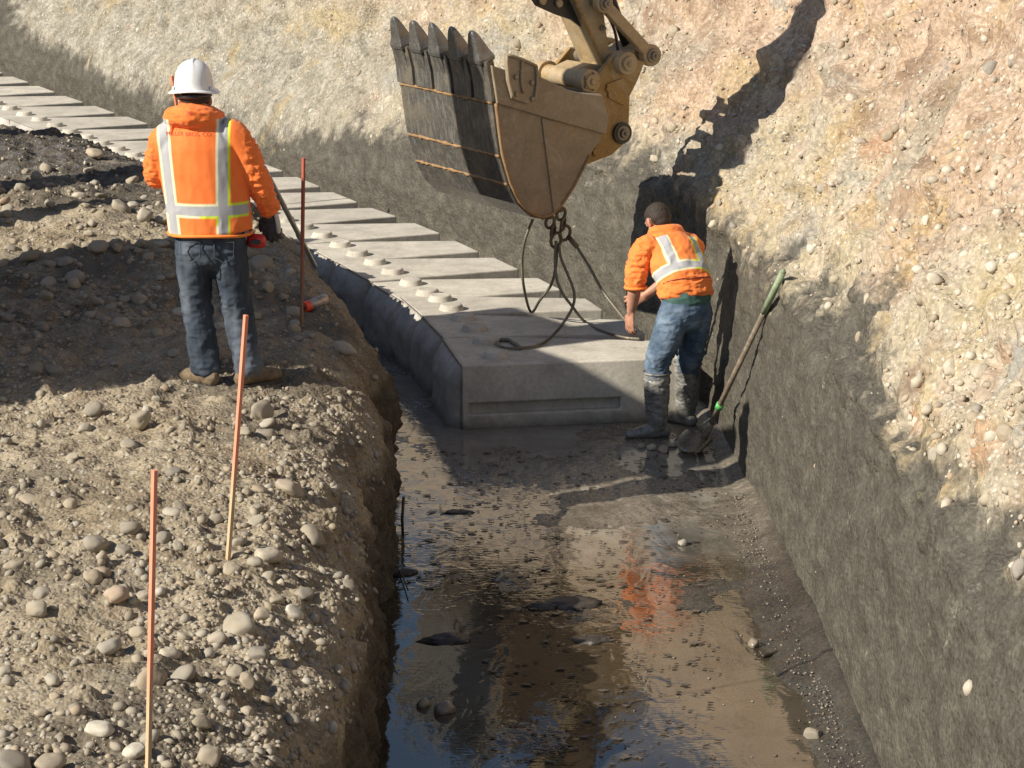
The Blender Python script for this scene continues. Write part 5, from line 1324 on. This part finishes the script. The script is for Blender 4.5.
# twigs in the water
M_TWG = simple('wet_twig', (.05, .04, .03), .4, .3)
def twig(pxs, label, r=.008, lift=0.):
    pts = [atZ(x, y, .012+lift*i) for i, (x, y) in enumerate(pxs)]; bm = bmesh.new(); tube(bm, [p-pts[0] for p in smooth_path(pts, 4)], r, 7)
    o = obj('twig', bm, M_TWG, None, True); o.location = pts[0]; tag(o, label, 'twig'); return o
twig([(822, 636), (800, 643), (778, 652), (762, 656)], 'crooked dark twig lying from the wet strip into the water near the right wall', .011)
p = atZ(403, 536, 0.); bm = bmesh.new(); tube(bm, [Vector((0, 0, -.02)), Vector((-.004, 0, .10)), Vector((.006, .01, .24))], .009, 7); o = obj('twig', bm, M_TWG, None, True); o.location = p; tag(o, 'short dark stick standing up from the water by the berm', 'twig')
twig([(390, 556), (402, 575), (408, 590)], 'bent thin rootlet at the left edge of the water', .004, .01)
# dark clods, floating scraps and drawn-in ripple strokes
def clod(px, py, rx, lab, seed, flat=.35):
    p = atZ(px, py, .0); V, F = rock_verts(3, 800+seed, 0.); V = V*(1+.55*fbm(V, 3.0, 4, seed)[:, None]); s = rx/FPX*p.y
    o = new_mesh('mud_clod', V*np.array([s, s*.8, s*flat]), F, M_MUDD, True); o.location = p; tag(o, lab, 'mud clod'); return o
M_MUDD = simple('dark_mud', (.05, .042, .032), .5, .4, 20, .8)
clod(458, 512, 14, 'dark flat mud clod in the rippled water near the berm', 1)
clod(540, 607, 17, 'dark mud lump in mid water, left of the orange reflection', 2, .5)
clod(578, 604, 30, 'long low mud bar in the middle of the water', 3, .18)
clod(400, 573, 17, 'black mud lump against the foot of the berm', 4, .6)
clod(448, 640, 26, 'dark mud hummock beside the blue sky reflection', 5, .25)
clod(590, 640, 20, 'mud hummock below the long low bar', 6, .25)
m, b = mat('ice_ripple_flake'); n = b.noise(b.pos(), 12, 3, .6); b.set(color=b.ramp(n, [(.3, (.05, .043, .033)), (.7, (.12, .10, .075))]), rough=.2, spec=.7, normal=b.bump(n, .2, .01)); M_ICE_RIPPLE = m
VV, FF = [], []; k0 = 0  # flakes double as the dark strokes of ripples on the water
for _ in range(1500):
    px, py = rng.uniform(395, 720), rng.uniform(452, 768)
    if px < 480 and py > 590: continue
    if rng.uniform() > (.9 if py < 620 else .5): continue
    p = atZ(px, py, 0); n = rng.integers(3, 6); L_ = min(.032, rng.lognormal(math.log(.013), .55)); a0 = rng.uniform(0, 6.28); st_ = rng.uniform(.12, .35); th = rng.normal()*.25
    tl = rng.normal()*.08
    for s_ in (0, 1):
        for i in range(n):
            t = a0+2*math.pi*i/n; x = L_*math.cos(t); y = L_*st_*math.sin(t)*2
            xx = x*math.cos(th)-y*math.sin(th); yy = x*math.sin(th)+y*math.cos(th)
            VV.append((p.x+xx, p.y+yy, .003+.004*s_+max(0, tl*xx+.002)))
    FF.append(tuple(range(k0+n-1, k0-1, -1))); FF.append(tuple(range(k0+n, k0+2*n)))
    for i in range(n): FF.append((k0+i, k0+(i+1) % n, k0+n+(i+1) % n, k0+n+i))
    k0 += 2*n
o = new_mesh('scraps_and_ripples', VV, FF, M_ICE_RIPPLE); tag(o, 'thin muddy ice flakes and dark flecks imitating ripple strokes on the water', 'debris', None, 'stuff')
